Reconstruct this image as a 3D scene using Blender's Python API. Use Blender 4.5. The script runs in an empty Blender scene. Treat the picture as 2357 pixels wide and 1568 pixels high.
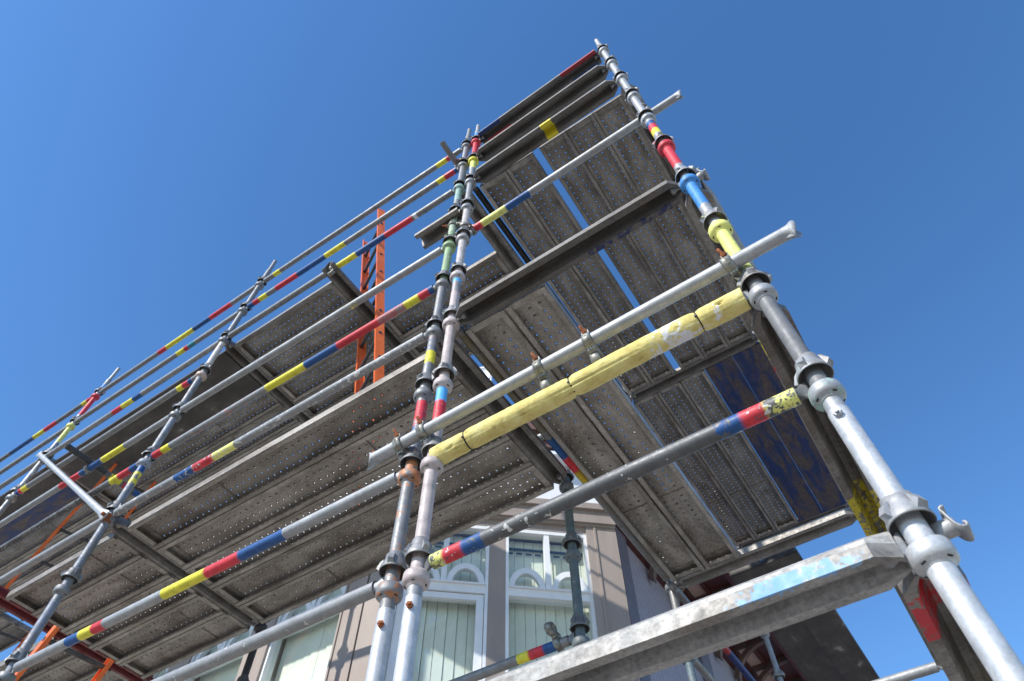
import bpy, bmesh, math, random
from mathutils import Vector, Matrix, noise
random.seed(7)
S = bpy.context.scene
COL = S.collection
V = Vector
PI = math.pi

# ------------------------------------------------------------------ camera
RIGHT = V((.834156, .551522, -.002695)); UP = V((.461642, -.695526, .550572)); FWD = V((-.301778, .460507, .834783))
cd = bpy.data.cameras.new('camera'); cam = bpy.data.objects.new('camera', cd); COL.objects.link(cam)
cd.sensor_width = 36; cd.lens = 1551.03*36/2357
cd.clip_start = .05; cd.clip_end = 3000
m = Matrix((RIGHT, UP, -FWD)).transposed().to_4x4()
cam.matrix_world = m
cd.dof.use_dof = True; cd.dof.focus_distance = 2.6; cd.dof.aperture_fstop = 5.6
S.camera = cam

# ------------------------------------------------------------------ light
SUN = V((.27, 1, -.787)).normalized()           # direction the light travels
elev = math.asin(-SUN.z); az = math.atan2(-SUN.x, -SUN.y)
w = bpy.data.worlds.new('World'); S.world = w; w.use_nodes = True
nt = w.node_tree; nt.nodes.clear()
sk = nt.nodes.new('ShaderNodeTexSky'); sk.sky_type = 'NISHITA'; sk.sun_disc = False
sk.sun_elevation = elev; sk.sun_rotation = az
sk.air_density = 1.0; sk.dust_density = .15; sk.ozone_density = 2.0; sk.altitude = 100
bg = nt.nodes.new('ShaderNodeBackground'); bg.inputs['Strength'].default_value = .15
wo = nt.nodes.new('ShaderNodeOutputWorld')
hs_ = nt.nodes.new('ShaderNodeHueSaturation'); hs_.inputs['Hue'].default_value = .503; hs_.inputs['Saturation'].default_value = 1.24; hs_.inputs['Value'].default_value = 1.30
nt.links.new(sk.outputs[0], hs_.inputs['Color']); nt.links.new(hs_.outputs[0], bg.inputs[0]); nt.links.new(bg.outputs[0], wo.inputs[0])
sd = bpy.data.lights.new('sun', 'SUN'); so = bpy.data.objects.new('sun', sd); COL.objects.link(so)
sd.energy = 4.2; sd.angle = math.radians(.53); sd.color = (1, .955, .88)
so.rotation_euler = SUN.to_track_quat('-Z', 'Y').to_euler()
S.view_settings.view_transform = 'Standard'; S.view_settings.look = 'None'
S.view_settings.exposure = .3; S.view_settings.gamma = 1
S.render.resolution_x = 1024; S.render.resolution_y = 681
S.render.engine = 'CYCLES'

# ------------------------------------------------------------------ materials
def newmat(name):
    mt = bpy.data.materials.new(name); mt.use_nodes = True
    n = mt.node_tree; n.nodes.clear()
    out = n.nodes.new('ShaderNodeOutputMaterial'); b = n.nodes.new('ShaderNodeBsdfPrincipled')
    n.links.new(b.outputs[0], out.inputs[0])
    return mt, n, b
def objco(n, scale=1.0, per_object=True):
    tc = n.nodes.new('ShaderNodeTexCoord')
    if not per_object: return tc.outputs['Object']
    oi = n.nodes.new('ShaderNodeObjectInfo')
    mu = n.nodes.new('ShaderNodeMath'); mu.operation = 'MULTIPLY'; mu.inputs[1].default_value = 37.0
    n.links.new(oi.outputs['Random'], mu.inputs[0])
    ad = n.nodes.new('ShaderNodeVectorMath'); ad.operation = 'ADD'
    n.links.new(tc.outputs['Object'], ad.inputs[0]); n.links.new(mu.outputs[0], ad.inputs[1])
    return ad.outputs[0]
def noise_n(n, co, scale, detail=5, rough=.6, dist=0.0):
    t = n.nodes.new('ShaderNodeTexNoise'); t.inputs['Scale'].default_value = scale
    t.inputs['Detail'].default_value = detail; t.inputs['Roughness'].default_value = rough
    t.inputs['Distortion'].default_value = dist
    n.links.new(co, t.inputs['Vector']); return t.outputs['Fac']
def ramp(n, fac, stops):
    r = n.nodes.new('ShaderNodeValToRGB'); e = r.color_ramp.elements
    while len(e) < len(stops): e.new(.5)
    for i, (p, c) in enumerate(stops):
        e[i].position = p; e[i].color = (c[0], c[1], c[2], 1) if not isinstance(c, (int, float)) else (c, c, c, 1)
    n.links.new(fac, r.inputs[0]); return r.outputs[0]
def mixc(n, fac, a, b, mode='MIX'):
    mx = n.nodes.new('ShaderNodeMix'); mx.data_type = 'RGBA'; mx.blend_type = mode
    for sock, v in ((mx.inputs[0], fac), (mx.inputs[6], a), (mx.inputs[7], b)):
        if isinstance(v, (int, float)): sock.default_value = v
        elif isinstance(v, tuple): sock.default_value = (v[0], v[1], v[2], 1)
        else: n.links.new(v, sock)
    return mx.outputs[2]
def math_n(n, op, a, b=None, clamp=False):
    mm = n.nodes.new('ShaderNodeMath'); mm.operation = op; mm.use_clamp = clamp
    for i, v in enumerate((a, b)):
        if v is None: continue
        if isinstance(v, (int, float)): mm.inputs[i].default_value = v
        else: n.links.new(v, mm.inputs[i])
    return mm.outputs[0]
def bump(n, b, h, strength, dist=.002):
    bp = n.nodes.new('ShaderNodeBump'); bp.inputs['Strength'].default_value = strength
    bp.inputs['Distance'].default_value = dist
    n.links.new(h, bp.inputs['Height']); n.links.new(bp.outputs[0], b.inputs['Normal'])

def steel_painted():
    """galvanised tube; vertex attribute 'paint' = paint colour, alpha = how much paint is left;
    object colour r = zinc brightness, g = plaster splashes, b = dirt"""
    mt, n, b = newmat('painted_galvanised_steel')
    co = objco(n)
    oi = n.nodes.new('ShaderNodeObjectInfo')
    sp = n.nodes.new('ShaderNodeSeparateColor'); n.links.new(oi.outputs['Color'], sp.inputs[0])
    base = ramp(n, noise_n(n, co, 22, 6, .65), [(.28, (.25, .255, .26)), (.5, (.31, .315, .32)), (.74, (.39, .39, .395))])
    fine = ramp(n, noise_n(n, co, 160, 3, .6), [(.35, .86), (.65, 1.06)])
    base = mixc(n, .8, base, fine, 'MULTIPLY')
    br = n.nodes.new('ShaderNodeCombineColor')
    for i in range(3): n.links.new(sp.outputs[0], br.inputs[i])
    base = mixc(n, 1.0, base, br.outputs[0], 'MULTIPLY')
    # dirt
    d = ramp(n, noise_n(n, co, 7, 8, .7, .4), [(.45, 0.0), (.68, 1.0)])
    dm = math_n(n, 'MULTIPLY', d, sp.outputs[2])
    base = mixc(n, dm, base, (.17, .12, .08))
    # paint
    at = n.nodes.new('ShaderNodeAttribute'); at.attribute_name = 'paint'
    chip = noise_n(n, co, 55, 8, .72, .3)
    chip2 = noise_n(n, co, 14, 4, .6, .2)
    cs = math_n(n, 'ADD', math_n(n, 'MULTIPLY', chip, .6), math_n(n, 'MULTIPLY', chip2, .4))
    cs = math_n(n, 'MULTIPLY', math_n(n, 'SUBTRACT', cs, .28), 2.3)
    fac = math_n(n, 'MULTIPLY', math_n(n, 'SUBTRACT', at.outputs['Alpha'], cs), 30, True)
    pcol = mixc(n, .75, at.outputs['Color'], ramp(n, noise_n(n, co, 20, 8, .7, .3), [(.3, .5), (.5, .95), (.72, 1.25)]), 'MULTIPLY')
    c = mixc(n, fac, base, pcol)
    # plaster splashes
    sn = noise_n(n, co, 42, 5, .55, .6)
    big = noise_n(n, co, 4, 2, .5)
    thr = math_n(n, 'SUBTRACT', math_n(n, 'ADD', sn, math_n(n, 'MULTIPLY', big, .25)), math_n(n, 'SUBTRACT', .93, math_n(n, 'MULTIPLY', sp.outputs[1], .22)))
    sf = math_n(n, 'MULTIPLY', thr, 60, True)
    c = mixc(n, sf, c, (.62, .60, .56))
    n.links.new(c, b.inputs['Base Color'])
    met = math_n(n, 'MULTIPLY', math_n(n, 'SUBTRACT', 1, math_n(n, 'MAXIMUM', fac, sf)), .38)
    met = math_n(n, 'MULTIPLY', met, math_n(n, 'SUBTRACT', 1, math_n(n, 'MULTIPLY', dm, .8)))
    n.links.new(met, b.inputs['Metallic'])
    r = ramp(n, noise_n(n, co, 35, 5), [(.3, .42), (.7, .66)])
    n.links.new(r, b.inputs['Roughness'])
    h = math_n(n, 'ADD', math_n(n, 'MULTIPLY', chip, .5), math_n(n, 'ADD', math_n(n, 'MULTIPLY', fac, .35), math_n(n, 'MULTIPLY', sf, 1.2)))
    bump(n, b, h, .45, .0016)
    return mt
def plank_steel(name, tint=(1, .925, .83), lo=.23, hi=.50, blot=(.10, .075, .052), metal=.14):
    mt, n, b = newmat(name)
    co = objco(n)
    mp = n.nodes.new('ShaderNodeMapping'); mp.inputs['Scale'].default_value = (.45, 1, 1)
    n.links.new(co, mp.inputs[0]); cs = mp.outputs[0]
    oi = n.nodes.new('ShaderNodeObjectInfo')
    base = ramp(n, noise_n(n, cs, 9, 8, .7, .3), [(.3, tuple(lo*t for t in tint)), (.7, tuple(hi*t for t in tint))])
    bl = ramp(n, noise_n(n, cs, 4.5, 7, .65, .5), [(.46, 0.0), (.62, 1.0)])
    base = mixc(n, math_n(n, 'MULTIPLY', bl, .58), base, blot)
    spl = math_n(n, 'MULTIPLY', math_n(n, 'SUBTRACT', noise_n(n, co, 26, 6, .6, .8), math_n(n, 'SUBTRACT', .76, math_n(n, 'MULTIPLY', oi.outputs['Random'], .09))), 30, True)
    base = mixc(n, math_n(n, 'MULTIPLY', spl, .7), base, (.40, .37, .33))
    sp = ramp(n, noise_n(n, co, 90, 4, .7), [(.36, .6), (.55, 1.0), (.75, 1.15)])
    base = mixc(n, .8, base, sp, 'MULTIPLY')
    v = math_n(n, 'ADD', math_n(n, 'MULTIPLY', oi.outputs['Random'], .45), .78)
    vv = n.nodes.new('ShaderNodeCombineColor')
    n.links.new(v, vv.inputs[0]); n.links.new(v, vv.inputs[1]); n.links.new(math_n(n, 'MULTIPLY', v, .985), vv.inputs[2])
    base = mixc(n, 1.0, base, vv.outputs[0], 'MULTIPLY')
    at = n.nodes.new('ShaderNodeAttribute'); at.attribute_name = 'paint'
    chip = noise_n(n, co, 24, 10, .78, .1)
    fac = math_n(n, 'MULTIPLY', math_n(n, 'SUBTRACT', at.outputs['Alpha'], math_n(n, 'MULTIPLY', math_n(n, 'SUBTRACT', chip, .28), 2.2)), 25, True)
    base = mixc(n, fac, base, at.outputs['Color'])
    n.links.new(base, b.inputs['Base Color'])
    n.links.new(math_n(n, 'MULTIPLY', math_n(n, 'SUBTRACT', 1, fac), metal), b.inputs['Metallic'])
    n.links.new(ramp(n, noise_n(n, co, 30, 5), [(.3, .42), (.7, .7)]), b.inputs['Roughness'])
    bump(n, b, noise_n(n, co, 60, 6, .65), .25, .0015)
    return mt
def blotch(name, stops, scale=8, rough=.6, metal=0, bstr=.2, bdist=.002, bscale=60, per=True, stretch=None):
    mt, n, b = newmat(name)
    co = objco(n, per_object=per)
    if stretch:
        mp = n.nodes.new('ShaderNodeMapping'); mp.inputs['Scale'].default_value = stretch
        n.links.new(co, mp.inputs[0]); c2 = mp.outputs[0]
    else: c2 = co
    n.links.new(ramp(n, noise_n(n, c2, scale, 8, .65, .3), stops), b.inputs['Base Color'])
    b.inputs['Roughness'].default_value = rough; b.inputs['Metallic'].default_value = metal
    bump(n, b, noise_n(n, co, bscale, 6, .6), bstr, bdist)
    return mt
M_TUBE = steel_painted()
M_PLANK = plank_steel('worn_steel_plank')
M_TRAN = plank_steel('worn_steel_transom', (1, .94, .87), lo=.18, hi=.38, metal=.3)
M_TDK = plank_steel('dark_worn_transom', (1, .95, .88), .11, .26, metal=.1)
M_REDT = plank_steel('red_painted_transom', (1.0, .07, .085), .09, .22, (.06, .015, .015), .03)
def blue_plank():
    mt, n, b = newmat('blue_painted_plank')
    co = objco(n)
    mp = n.nodes.new('ShaderNodeMapping'); mp.inputs['Scale'].default_value = (.3, 1.3, 1)
    n.links.new(co, mp.inputs[0])
    worn = ramp(n, noise_n(n, mp.outputs[0], 7, 9, .7, .5), [(.44, 0.0), (.58, 1.0)])
    blue = ramp(n, noise_n(n, co, 12, 5), [(.3, (.014, .03, .10)), (.7, (.022, .052, .19))])
    c = mixc(n, math_n(n, 'MULTIPLY', worn, .85), blue, ramp(n, noise_n(n, co, 40, 5), [(.3, (.07, .05, .04)), (.7, (.19, .14, .09))]))
    n.links.new(c, b.inputs['Base Color']); b.inputs['Roughness'].default_value = .5
    bump(n, b, worn, .3, .001)
    return mt
M_BLUE = blue_plank()
M_DARK = blotch('dark_solid_plank', [(.3, (.045, .04, .036)), (.55, (.085, .075, .066)), (.64, (.12, .105, .09)), (.7, (.34, .31, .27))], 7, .6, .1, .2, per=True, stretch=(.6, 1, 1))
M_RUST = blotch('rusty_steel', [(.3, (.10, .035, .018)), (.55, (.32, .10, .035)), (.75, (.52, .19, .06))], 60, .85, .1, .3, .0005, 200)
M_CAST = blotch('forged_coupler_steel', [(.3, (.12, .11, .09)), (.5, (.26, .25, .215)), (.72, (.42, .41, .37))], 40, .5, .5, .5, .001, 160)
M_DARKHOLE = blotch('dark_steel_recess', [(.3, .012), (.7, .025)], 30, .9)
FOAM_SPLASH = 1.03
def foam_mat():
    mt, n, b = newmat('yellow_foam')
    co = objco(n)
    c = ramp(n, noise_n(n, co, 14, 8, .7, .2), [(.3, (.55, .43, .13)), (.55, (.76, .65, .24)), (.75, (.84, .76, .36))])
    sx = n.nodes.new('ShaderNodeSeparateXYZ'); tc = n.nodes.new('ShaderNodeTexCoord'); n.links.new(tc.outputs['Object'], sx.inputs[0])
    d = math_n(n, 'ABSOLUTE', math_n(n, 'SUBTRACT', sx.outputs[0], FOAM_SPLASH))
    f = math_n(n, 'MULTIPLY', math_n(n, 'SUBTRACT', noise_n(n, co, 15, 9, .75, .5), .5), 2.8)
    f = math_n(n, 'ADD', f, math_n(n, 'MULTIPLY', math_n(n, 'SUBTRACT', noise_n(n, co, 75, 4, .7), .5), 1.2))
    f = math_n(n, 'SUBTRACT', math_n(n, 'ADD', f, .16), math_n(n, 'MULTIPLY', d, 3.2))
    f = math_n(n, 'MULTIPLY', f, 9, True)
    c = mixc(n, f, c, (.74, .74, .76))
    n.links.new(c, b.inputs['Base Color']); b.inputs['Roughness'].default_value = .95
    bump(n, b, math_n(n, 'ADD', noise_n(n, co, 220, 5, .7), math_n(n, 'MULTIPLY', noise_n(n, co, 50, 4, .6), 1.5)), .7, .002)
    return mt
M_FOAM = foam_mat()
M_TIE = blotch('black_cable_tie', [(.3, .01), (.7, .02)], 20, .35)
M_ORANGE = blotch('orange_fibreglass', [(.3, (.62, .10, .018)), (.6, (.86, .17, .03)), (.72, (.90, .24, .07)), (.8, (.62, .48, .42))], 9, .45, 0, .15, stretch=(1, 1, .4))
M_RUNG = blotch('dark_aluminium_rung', [(.3, .05), (.7, .10)], 20, .5, .4)
M_WHITE = blotch('white_window_paint', [(.3, (.74, .75, .76)), (.7, (.82, .83, .84))], 10, .45, 0, .1, per=False)
M_BROWN = blotch('taupe_brown_paint', [(.3, (.29, .24, .21)), (.7, (.36, .30, .262))], 6, .55, 0, .25, .0015, 30, per=False, stretch=(1, 1, .25))
M_GROOVE_SHADE = blotch('dark_brown_joint_and_shade', [(.3, (.06, .045, .04)), (.7, (.09, .07, .06))], 10, .8)
M_REDWOOD = blotch('dark_red_timber', [(.3, (.075, .022, .02)), (.7, (.13, .035, .03))], 9, .5, 0, .2)
M_UMBER = blotch('umber_bracket_paint', [(.3, (.11, .07, .06)), (.7, (.17, .11, .095))], 9, .6)
M_PINK = blotch('pale_pink_plaster', [(.3, (.62, .42, .35)), (.7, (.70, .50, .42))], 5, .8)
M_ROOF = blotch('brown_roof_iron', [(.3, (.12, .06, .05)), (.7, (.20, .10, .08))], 5, .6)
M_PURPLE = blotch('mauve_corner_board', [(.3, (.13, .115, .14)), (.7, (.17, .15, .18))], 9, .6)
M_SLAT = blotch('pale_green_blind_fabric', [(.3, (.84, .86, .74)), (.7, (.90, .91, .82))], 4, .8, 0, .05, per=True)
M_RAIL = blotch('dark_blue_blind_rail', [(.3, (.03, .06, .10)), (.7, (.05, .09, .14))], 4, .6)
M_ROOM = blotch('grey_room_wall', [(.3, (.22, .24, .22)), (.7, (.28, .30, .28))], 2, .9)
def glass():
    mt = bpy.data.materials.new('window_glass'); mt.use_nodes = True; n = mt.node_tree; n.nodes.clear()
    out = n.nodes.new('ShaderNodeOutputMaterial'); tr = n.nodes.new('ShaderNodeBsdfTransparent'); gl = n.nodes.new('ShaderNodeBsdfGlossy')
    tr.inputs[0].default_value = (.95, .97, .96, 1); gl.inputs['Roughness'].default_value = .02
    lw = n.nodes.new('ShaderNodeLayerWeight'); fr_ = math_n(n, 'ADD', math_n(n, 'MULTIPLY', math_n(n, 'POWER', lw.outputs['Facing'], 5), .9), .045)
    mx = n.nodes.new('ShaderNodeMixShader')
    n.links.new(fr_, mx.inputs[0]); n.links.new(tr.outputs[0], mx.inputs[1]); n.links.new(gl.outputs[0], mx.inputs[2])
    n.links.new(mx.outputs[0], out.inputs[0]); return mt
M_GLASS = glass()
def shingle():
    mt, n, b = newmat('mauve_shingle_wall')
    tc = n.nodes.new('ShaderNodeTexCoord')
    br = n.nodes.new('ShaderNodeTexBrick'); br.inputs['Scale'].default_value = 1
    br.inputs['Brick Width'].default_value = .045; br.inputs['Row Height'].default_value = .03; br.inputs['Mortar Size'].default_value = .004
    br.inputs['Color1'].default_value = (.34, .31, .36, 1); br.inputs['Color2'].default_value = (.40, .37, .42, 1); br.inputs['Mortar'].default_value = (.22, .2, .25, 1)
    sx = n.nodes.new('ShaderNodeSeparateXYZ'); cx = n.nodes.new('ShaderNodeCombineXYZ')
    n.links.new(tc.outputs['Object'], sx.inputs[0]); n.links.new(sx.outputs[1], cx.inputs[0]); n.links.new(sx.outputs[2], cx.inputs[1])
    n.links.new(cx.outputs[0], br.inputs['Vector'])
    n.links.new(br.outputs[0], b.inputs['Base Color']); b.inputs['Roughness'].default_value = .7
    bump(n, b, br.outputs['Fac'], -.6, .006)
    return mt
M_SHINGLE = shingle()
M_ASPHALT = blotch('asphalt', [(.3, (.15, .14, .13)), (.7, (.22, .21, .195))], 3, .9, 0, .4, .01, 40, per=False)
M_PAVE = blotch('concrete_pavement', [(.3, (.34, .30, .25)), (.7, (.42, .375, .315))], 2, .85, 0, .3, .004, 30, per=False)

# ------------------------------------------------------------------ mesh helpers
class MB:
    def __init__(s): s.v = []; s.f = []; s.c = []; s.sm = []
    def add(s, vs, fs, col=None, smooth=True):
        o = len(s.v); s.v += [V(a) for a in vs]
        s.c += (col if isinstance(col, list) else [col or (0, 0, 0, 0)]*len(vs))
        s.f += [tuple(i+o for i in f) for f in fs]; s.sm += [smooth]*len(fs)
    def box(s, c, size, rot=None, col=None):
        c = V(c); hx, hy, hz = [a/2 for a in size]
        vs = [V((x*hx, y*hy, z*hz)) for x in (-1, 1) for y in (-1, 1) for z in (-1, 1)]
        if rot is not None: vs = [rot @ a for a in vs]
        s.add([a+c for a in vs], [(0, 1, 3, 2), (4, 6, 7, 5), (0, 4, 5, 1), (2, 3, 7, 6), (0, 2, 6, 4), (1, 5, 7, 3)], col, False)
    def rings(s, rs, cols=None, closed=True, cap0=False, cap1=False, smooth=True, loop=False):
        n = len(rs[0]); vs = [p for r in rs for p in r]
        cc = None
        if cols: cc = [cols[i] for i, r in enumerate(rs) for _ in r]
        fs = []
        m_ = len(rs)
        for i in range(m_ if loop else m_-1):
            a = i*n; b_ = ((i+1) % m_)*n
            for j in range(n if closed else n-1):
                k = (j+1) % n; fs.append((a+j, a+k, b_+k, b_+j))
        if cap0: fs.append(tuple(reversed(range(n))))
        if cap1: fs.append(tuple((m_-1)*n+j for j in range(n)))
        s.add(vs, fs, cc, smooth)
        if cap0 or cap1:
            if cap0: s.sm[-1 - (1 if cap1 else 0)] = False
            if cap1: s.sm[-1] = False
    def tube(s, p0, p1, r, bands=(), seg=20, hollow=True, t=.004, caps=True):
        """bands: (distance0, distance1, colour, coverage) measured from p0"""
        p0 = V(p0); p1 = V(p1); d = (p1-p0); L = d.length; d.normalize()
        up = V((0, 0, 1)) if abs(d.z) < .9 else V((0, 1, 0))
        a = d.cross(up).normalized(); b_ = d.cross(a)
        ds = [0, L]
        for q in bands:
            for e in (q[0], q[1]):
                ds += [e-.007, e+.007]
        k = max(2, int(L/.25))
        ds += [L*i/k for i in range(1, k)]
        ds = sorted(set(min(max(x, 0), L) for x in ds))
        rs = []; cs = []
        for x in ds:
            c = (0, 0, 0, 0)
            for q in bands:
                if q[0]+.0069 <= x <= q[1]-.0069: c = (*q[2], q[3])
            # carry the paint colour across the transition so that only coverage changes
            if c[3] == 0:
                for q in bands:
                    if q[0]-.008 <= x <= q[1]+.008: c = (*q[2], 0)
            rs.append([p0+d*x+(a*math.cos(2*PI*j/seg)+b_*math.sin(2*PI*j/seg))*r for j in range(seg)]); cs.append(c)
        s.rings(rs, cs)
        if caps and hollow:
            for (pp, sg) in ((p0, 1), (p1, -1)):
                o = [pp+(a*math.cos(2*PI*j/seg)+b_*math.sin(2*PI*j/seg))*r for j in range(seg)]
                i1 = [pp+(a*math.cos(2*PI*j/seg)+b_*math.sin(2*PI*j/seg))*(r-t) for j in range(seg)]
                i2 = [q+d*sg*min(.12, L*.45) for q in i1]
                s.rings([o, i1] if sg > 0 else [i1, o], smooth=False); s.rings([i1, i2] if sg > 0 else [i2, i1])
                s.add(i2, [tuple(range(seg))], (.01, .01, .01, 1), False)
        elif caps:
            s.add(rs[0], [tuple(range(seg))], None, False); s.add(rs[-1], [tuple(range(seg))], None, False)
    def lathe(s, prof, seg=28, c=(0, 0, 0), col=None, ax=None, loop=False, mod=None, cols=None):
        R = ax if ax is not None else Matrix.Identity(3)
        rs = []
        for i, (r, z) in enumerate(prof):
            ring = []
            for j in range(seg):
                th = 2*PI*j/seg
                rr, zz = (mod(i, th, r, z) if mod else (r, z))
                ring.append(V(c)+R @ V((rr*math.cos(th), rr*math.sin(th), zz)))
            rs.append(ring)
        s.rings(rs, cols or [col or (0, 0, 0, 0)]*len(prof), loop=loop)
    def sweep(s, poly, p0, p1, xa, ya, caps=True, cols=None, cuts=()):
        """closed 2-D outline (local x,y along vectors xa,ya) extruded from p0 to p1"""
        p0 = V(p0); p1 = V(p1); L = (p1-p0).length; d = (p1-p0)/L
        ds = sorted(set([0, L]+[min(max(x, 0), L) for x in cuts]))
        rs = [[p0+d*x+xa*q[0]+ya*q[1] for q in poly] for x in ds]
        s.rings(rs, [cols(x) for x in ds] if cols else None, smooth=False)
        if caps:
            s.add(rs[0], [tuple(range(len(poly)))], None, False); s.add(rs[-1], [tuple(reversed(range(len(poly))))], None, False)
    def mesh(s, name, mats, off=V((0, 0, 0))):
        me = bpy.data.meshes.new(name)
        me.from_pydata([tuple(v-off) for v in s.v], [], s.f)
        me.polygons.foreach_set('use_smooth', s.sm)
        ca = me.color_attributes.new('paint', 'FLOAT_COLOR', 'POINT')
        flat = [x for c in s.c for x in c]; ca.data.foreach_set('color', flat)
        me.materials.append(mats)
        bm = bmesh.new(); bm.from_mesh(me); bmesh.ops.recalc_face_normals(bm, faces=bm.faces); bm.to_mesh(me); bm.free()
        me.update(); return me
    def build(s, name, mat, parent=None, origin=None):
        base = V((0, 0, 0))
        if parent is not None: base = wloc(parent)
        o = bpy.data.objects.new(name, s.mesh(name, mat, (origin if origin is not None else base)))
        COL.objects.link(o)
        if parent is not None: o.parent = parent
        if origin is not None: o.location = V(origin)-base
        return o
def wloc(o):
    l = V(o.location)
    while o.parent: o = o.parent; l += V(o.location)
    return l
def tag(o, label, cat, group=None):
    o['label'] = label; o['category'] = cat
    if group: o['group'] = group
    return o
def thing(name, loc, label, cat, group=None):
    o = bpy.data.objects.new(name, None); COL.objects.link(o); o.location = V(loc); o.empty_display_size = .1
    return tag(o, label, cat, group)
def inst(name, mesh, parent, loc, rot=None, color=None):
    o = bpy.data.objects.new(name, mesh); COL.objects.link(o)
    if parent is not None: o.parent = parent; o.location = V(loc)-wloc(parent)
    else: o.location = V(loc)
    if rot is not None: o.rotation_euler = rot
    if color: o.color = color
    return o
def copy_tree(o, parent=None):
    c = o.copy(); COL.objects.link(c)
    if parent is not None: c.parent = parent
    for ch in list(o.children): copy_tree(ch, c)
    return c
def structure(o): o['kind'] = 'structure'; return o

# paint colours
YEL = (.78, .70, .05); RED = (.62, .035, .05); BLU = (.014, .085, .27); LBL = (.06, .26, .62); CYA = (.10, .42, .80)
PALEY = (.80, .78, .22); PINK = (.50, .42, .40); GRN = (.30, .42, .22); MINT = (.32, .47, .40); ORA = (.50, .20, .085)
BRT = (.62, .64, .66); BLK = (.012, .012, .012); CREAM = (.66, .62, .54); WHT = (.72, .72, .74)

# ------------------------------------------------------------------ scaffold grid
Y0 = 1.317; YI = 2.617
def Z(k): return .8487+.5*k
# name: x, y, dx lean per unit, dy lean per unit, dz, for t=(k-5)/5
ST = {'R': (.0716, 1.3126, -.0194, -.0100, -.0020), 'B': (-1.2314, 1.3263, -.0079, .0082, -.0067),
      'A': (-1.3345, 1.3234, .0031, -.0026, -.0046), 'C': (-3.8459, 1.3116, .0084, .0016, .0108),
      'D': (-6.3349, 1.3134, -.0015, .0027, .0024), 'E': (-8.835, 1.317, 0, 0, 0), 'F': (-11.335, 1.317, 0, 0, 0),
      'Ai': (-1.335, 2.617, 0, 0, 0), 'Ci': (-3.84, 2.617, 0, 0, 0), 'Di': (-6.34, 2.617, 0, 0, 0), 'Ei': (-8.84, 2.617, 0, 0, 0),
      'Bf': (-1.235, 3.817, 0, 0, 0), 'Rf': (.065, 3.817, 0, 0, 0), 'Bg': (-1.235, 6.30, 0, 0, 0), 'Rg': (.065, 6.30, 0, 0, 0)}
def P(s, k):
    x, y, lx, ly, dz = ST[s]; t = (k-5)/5
    return V((x+lx*t, y+ly*t, Z(k)+dz))
GROUND = -1.6

def cup_lower(col, al):
    mb = MB()
    prof = [(.0242, -.034), (.0275, -.032), (.0290, -.026), (.0350, -.0235), (.0420, -.018), (.0440, -.006), (.0428, .012), (.0410, .0168), (.0380, .0175), (.0360, .014), (.0355, 0), (.029, -.013), (.0245, -.016)]
    mb.lathe(prof, 32, col=(*col, al))
    for k in range(4):           # drain slots
        a = k*PI/2+.5
        mb.box((.0335*math.cos(a), .0335*math.sin(a), -.0232), (.004, .011, .0035), Matrix.Rotation(a, 3, 'Z'), (.01, .01, .01, 1.5))
    return mb.mesh('lower_cup', M_TUBE)
def cup_top(col, al):
    mb = MB()
    prof = [(.0252, .034), (.0285, .036), (.0325, .033), (.0335, .016), (.0375, .002), (.0430, -.010), (.0465, -.024), (.0475, -.032), (.0455, -.035), (.0435, -.031), (.0425, -.018), (.034, -.004), (.0285, .012), (.0252, .014)]
    def mod(i, th, r, z):
        if i in (1, 2): z += .005*math.cos(th*2+.6)
        return r, z
    mb.lathe(prof, 32, col=(*col, al), mod=mod)
    for k, a in enumerate((.3, 1.9, 3.5, 5.1)):      # striking lugs
        R = Matrix.Rotation(a, 3, 'Z')
        vs = [(.036, -.010, .020), (.036, .010, .016), (.044, -.011, .014), (.046, .009, .008),
              (.044, -.012, -.030), (.044, .012, -.030), (.057, -.009, -.012), (.057, .009, -.018)]
        vs = [R @ V(q) for q in vs]
        mb.add(vs, [(0, 1, 3, 2), (2, 3, 7, 6), (6, 7, 5, 4), (0, 2, 6, 4), (1, 5, 7, 3), (0, 4, 5, 1)], (*col, al), False)
    return mb.mesh('locking_cup', M_TUBE)
CL = {}; CT = {}
def cups(c, al, top=False):
    key = (c, al); d = CT if top else CL
    if key not in d: d[key] = (cup_top if top else cup_lower)(c, al)
    return d[key]

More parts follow.
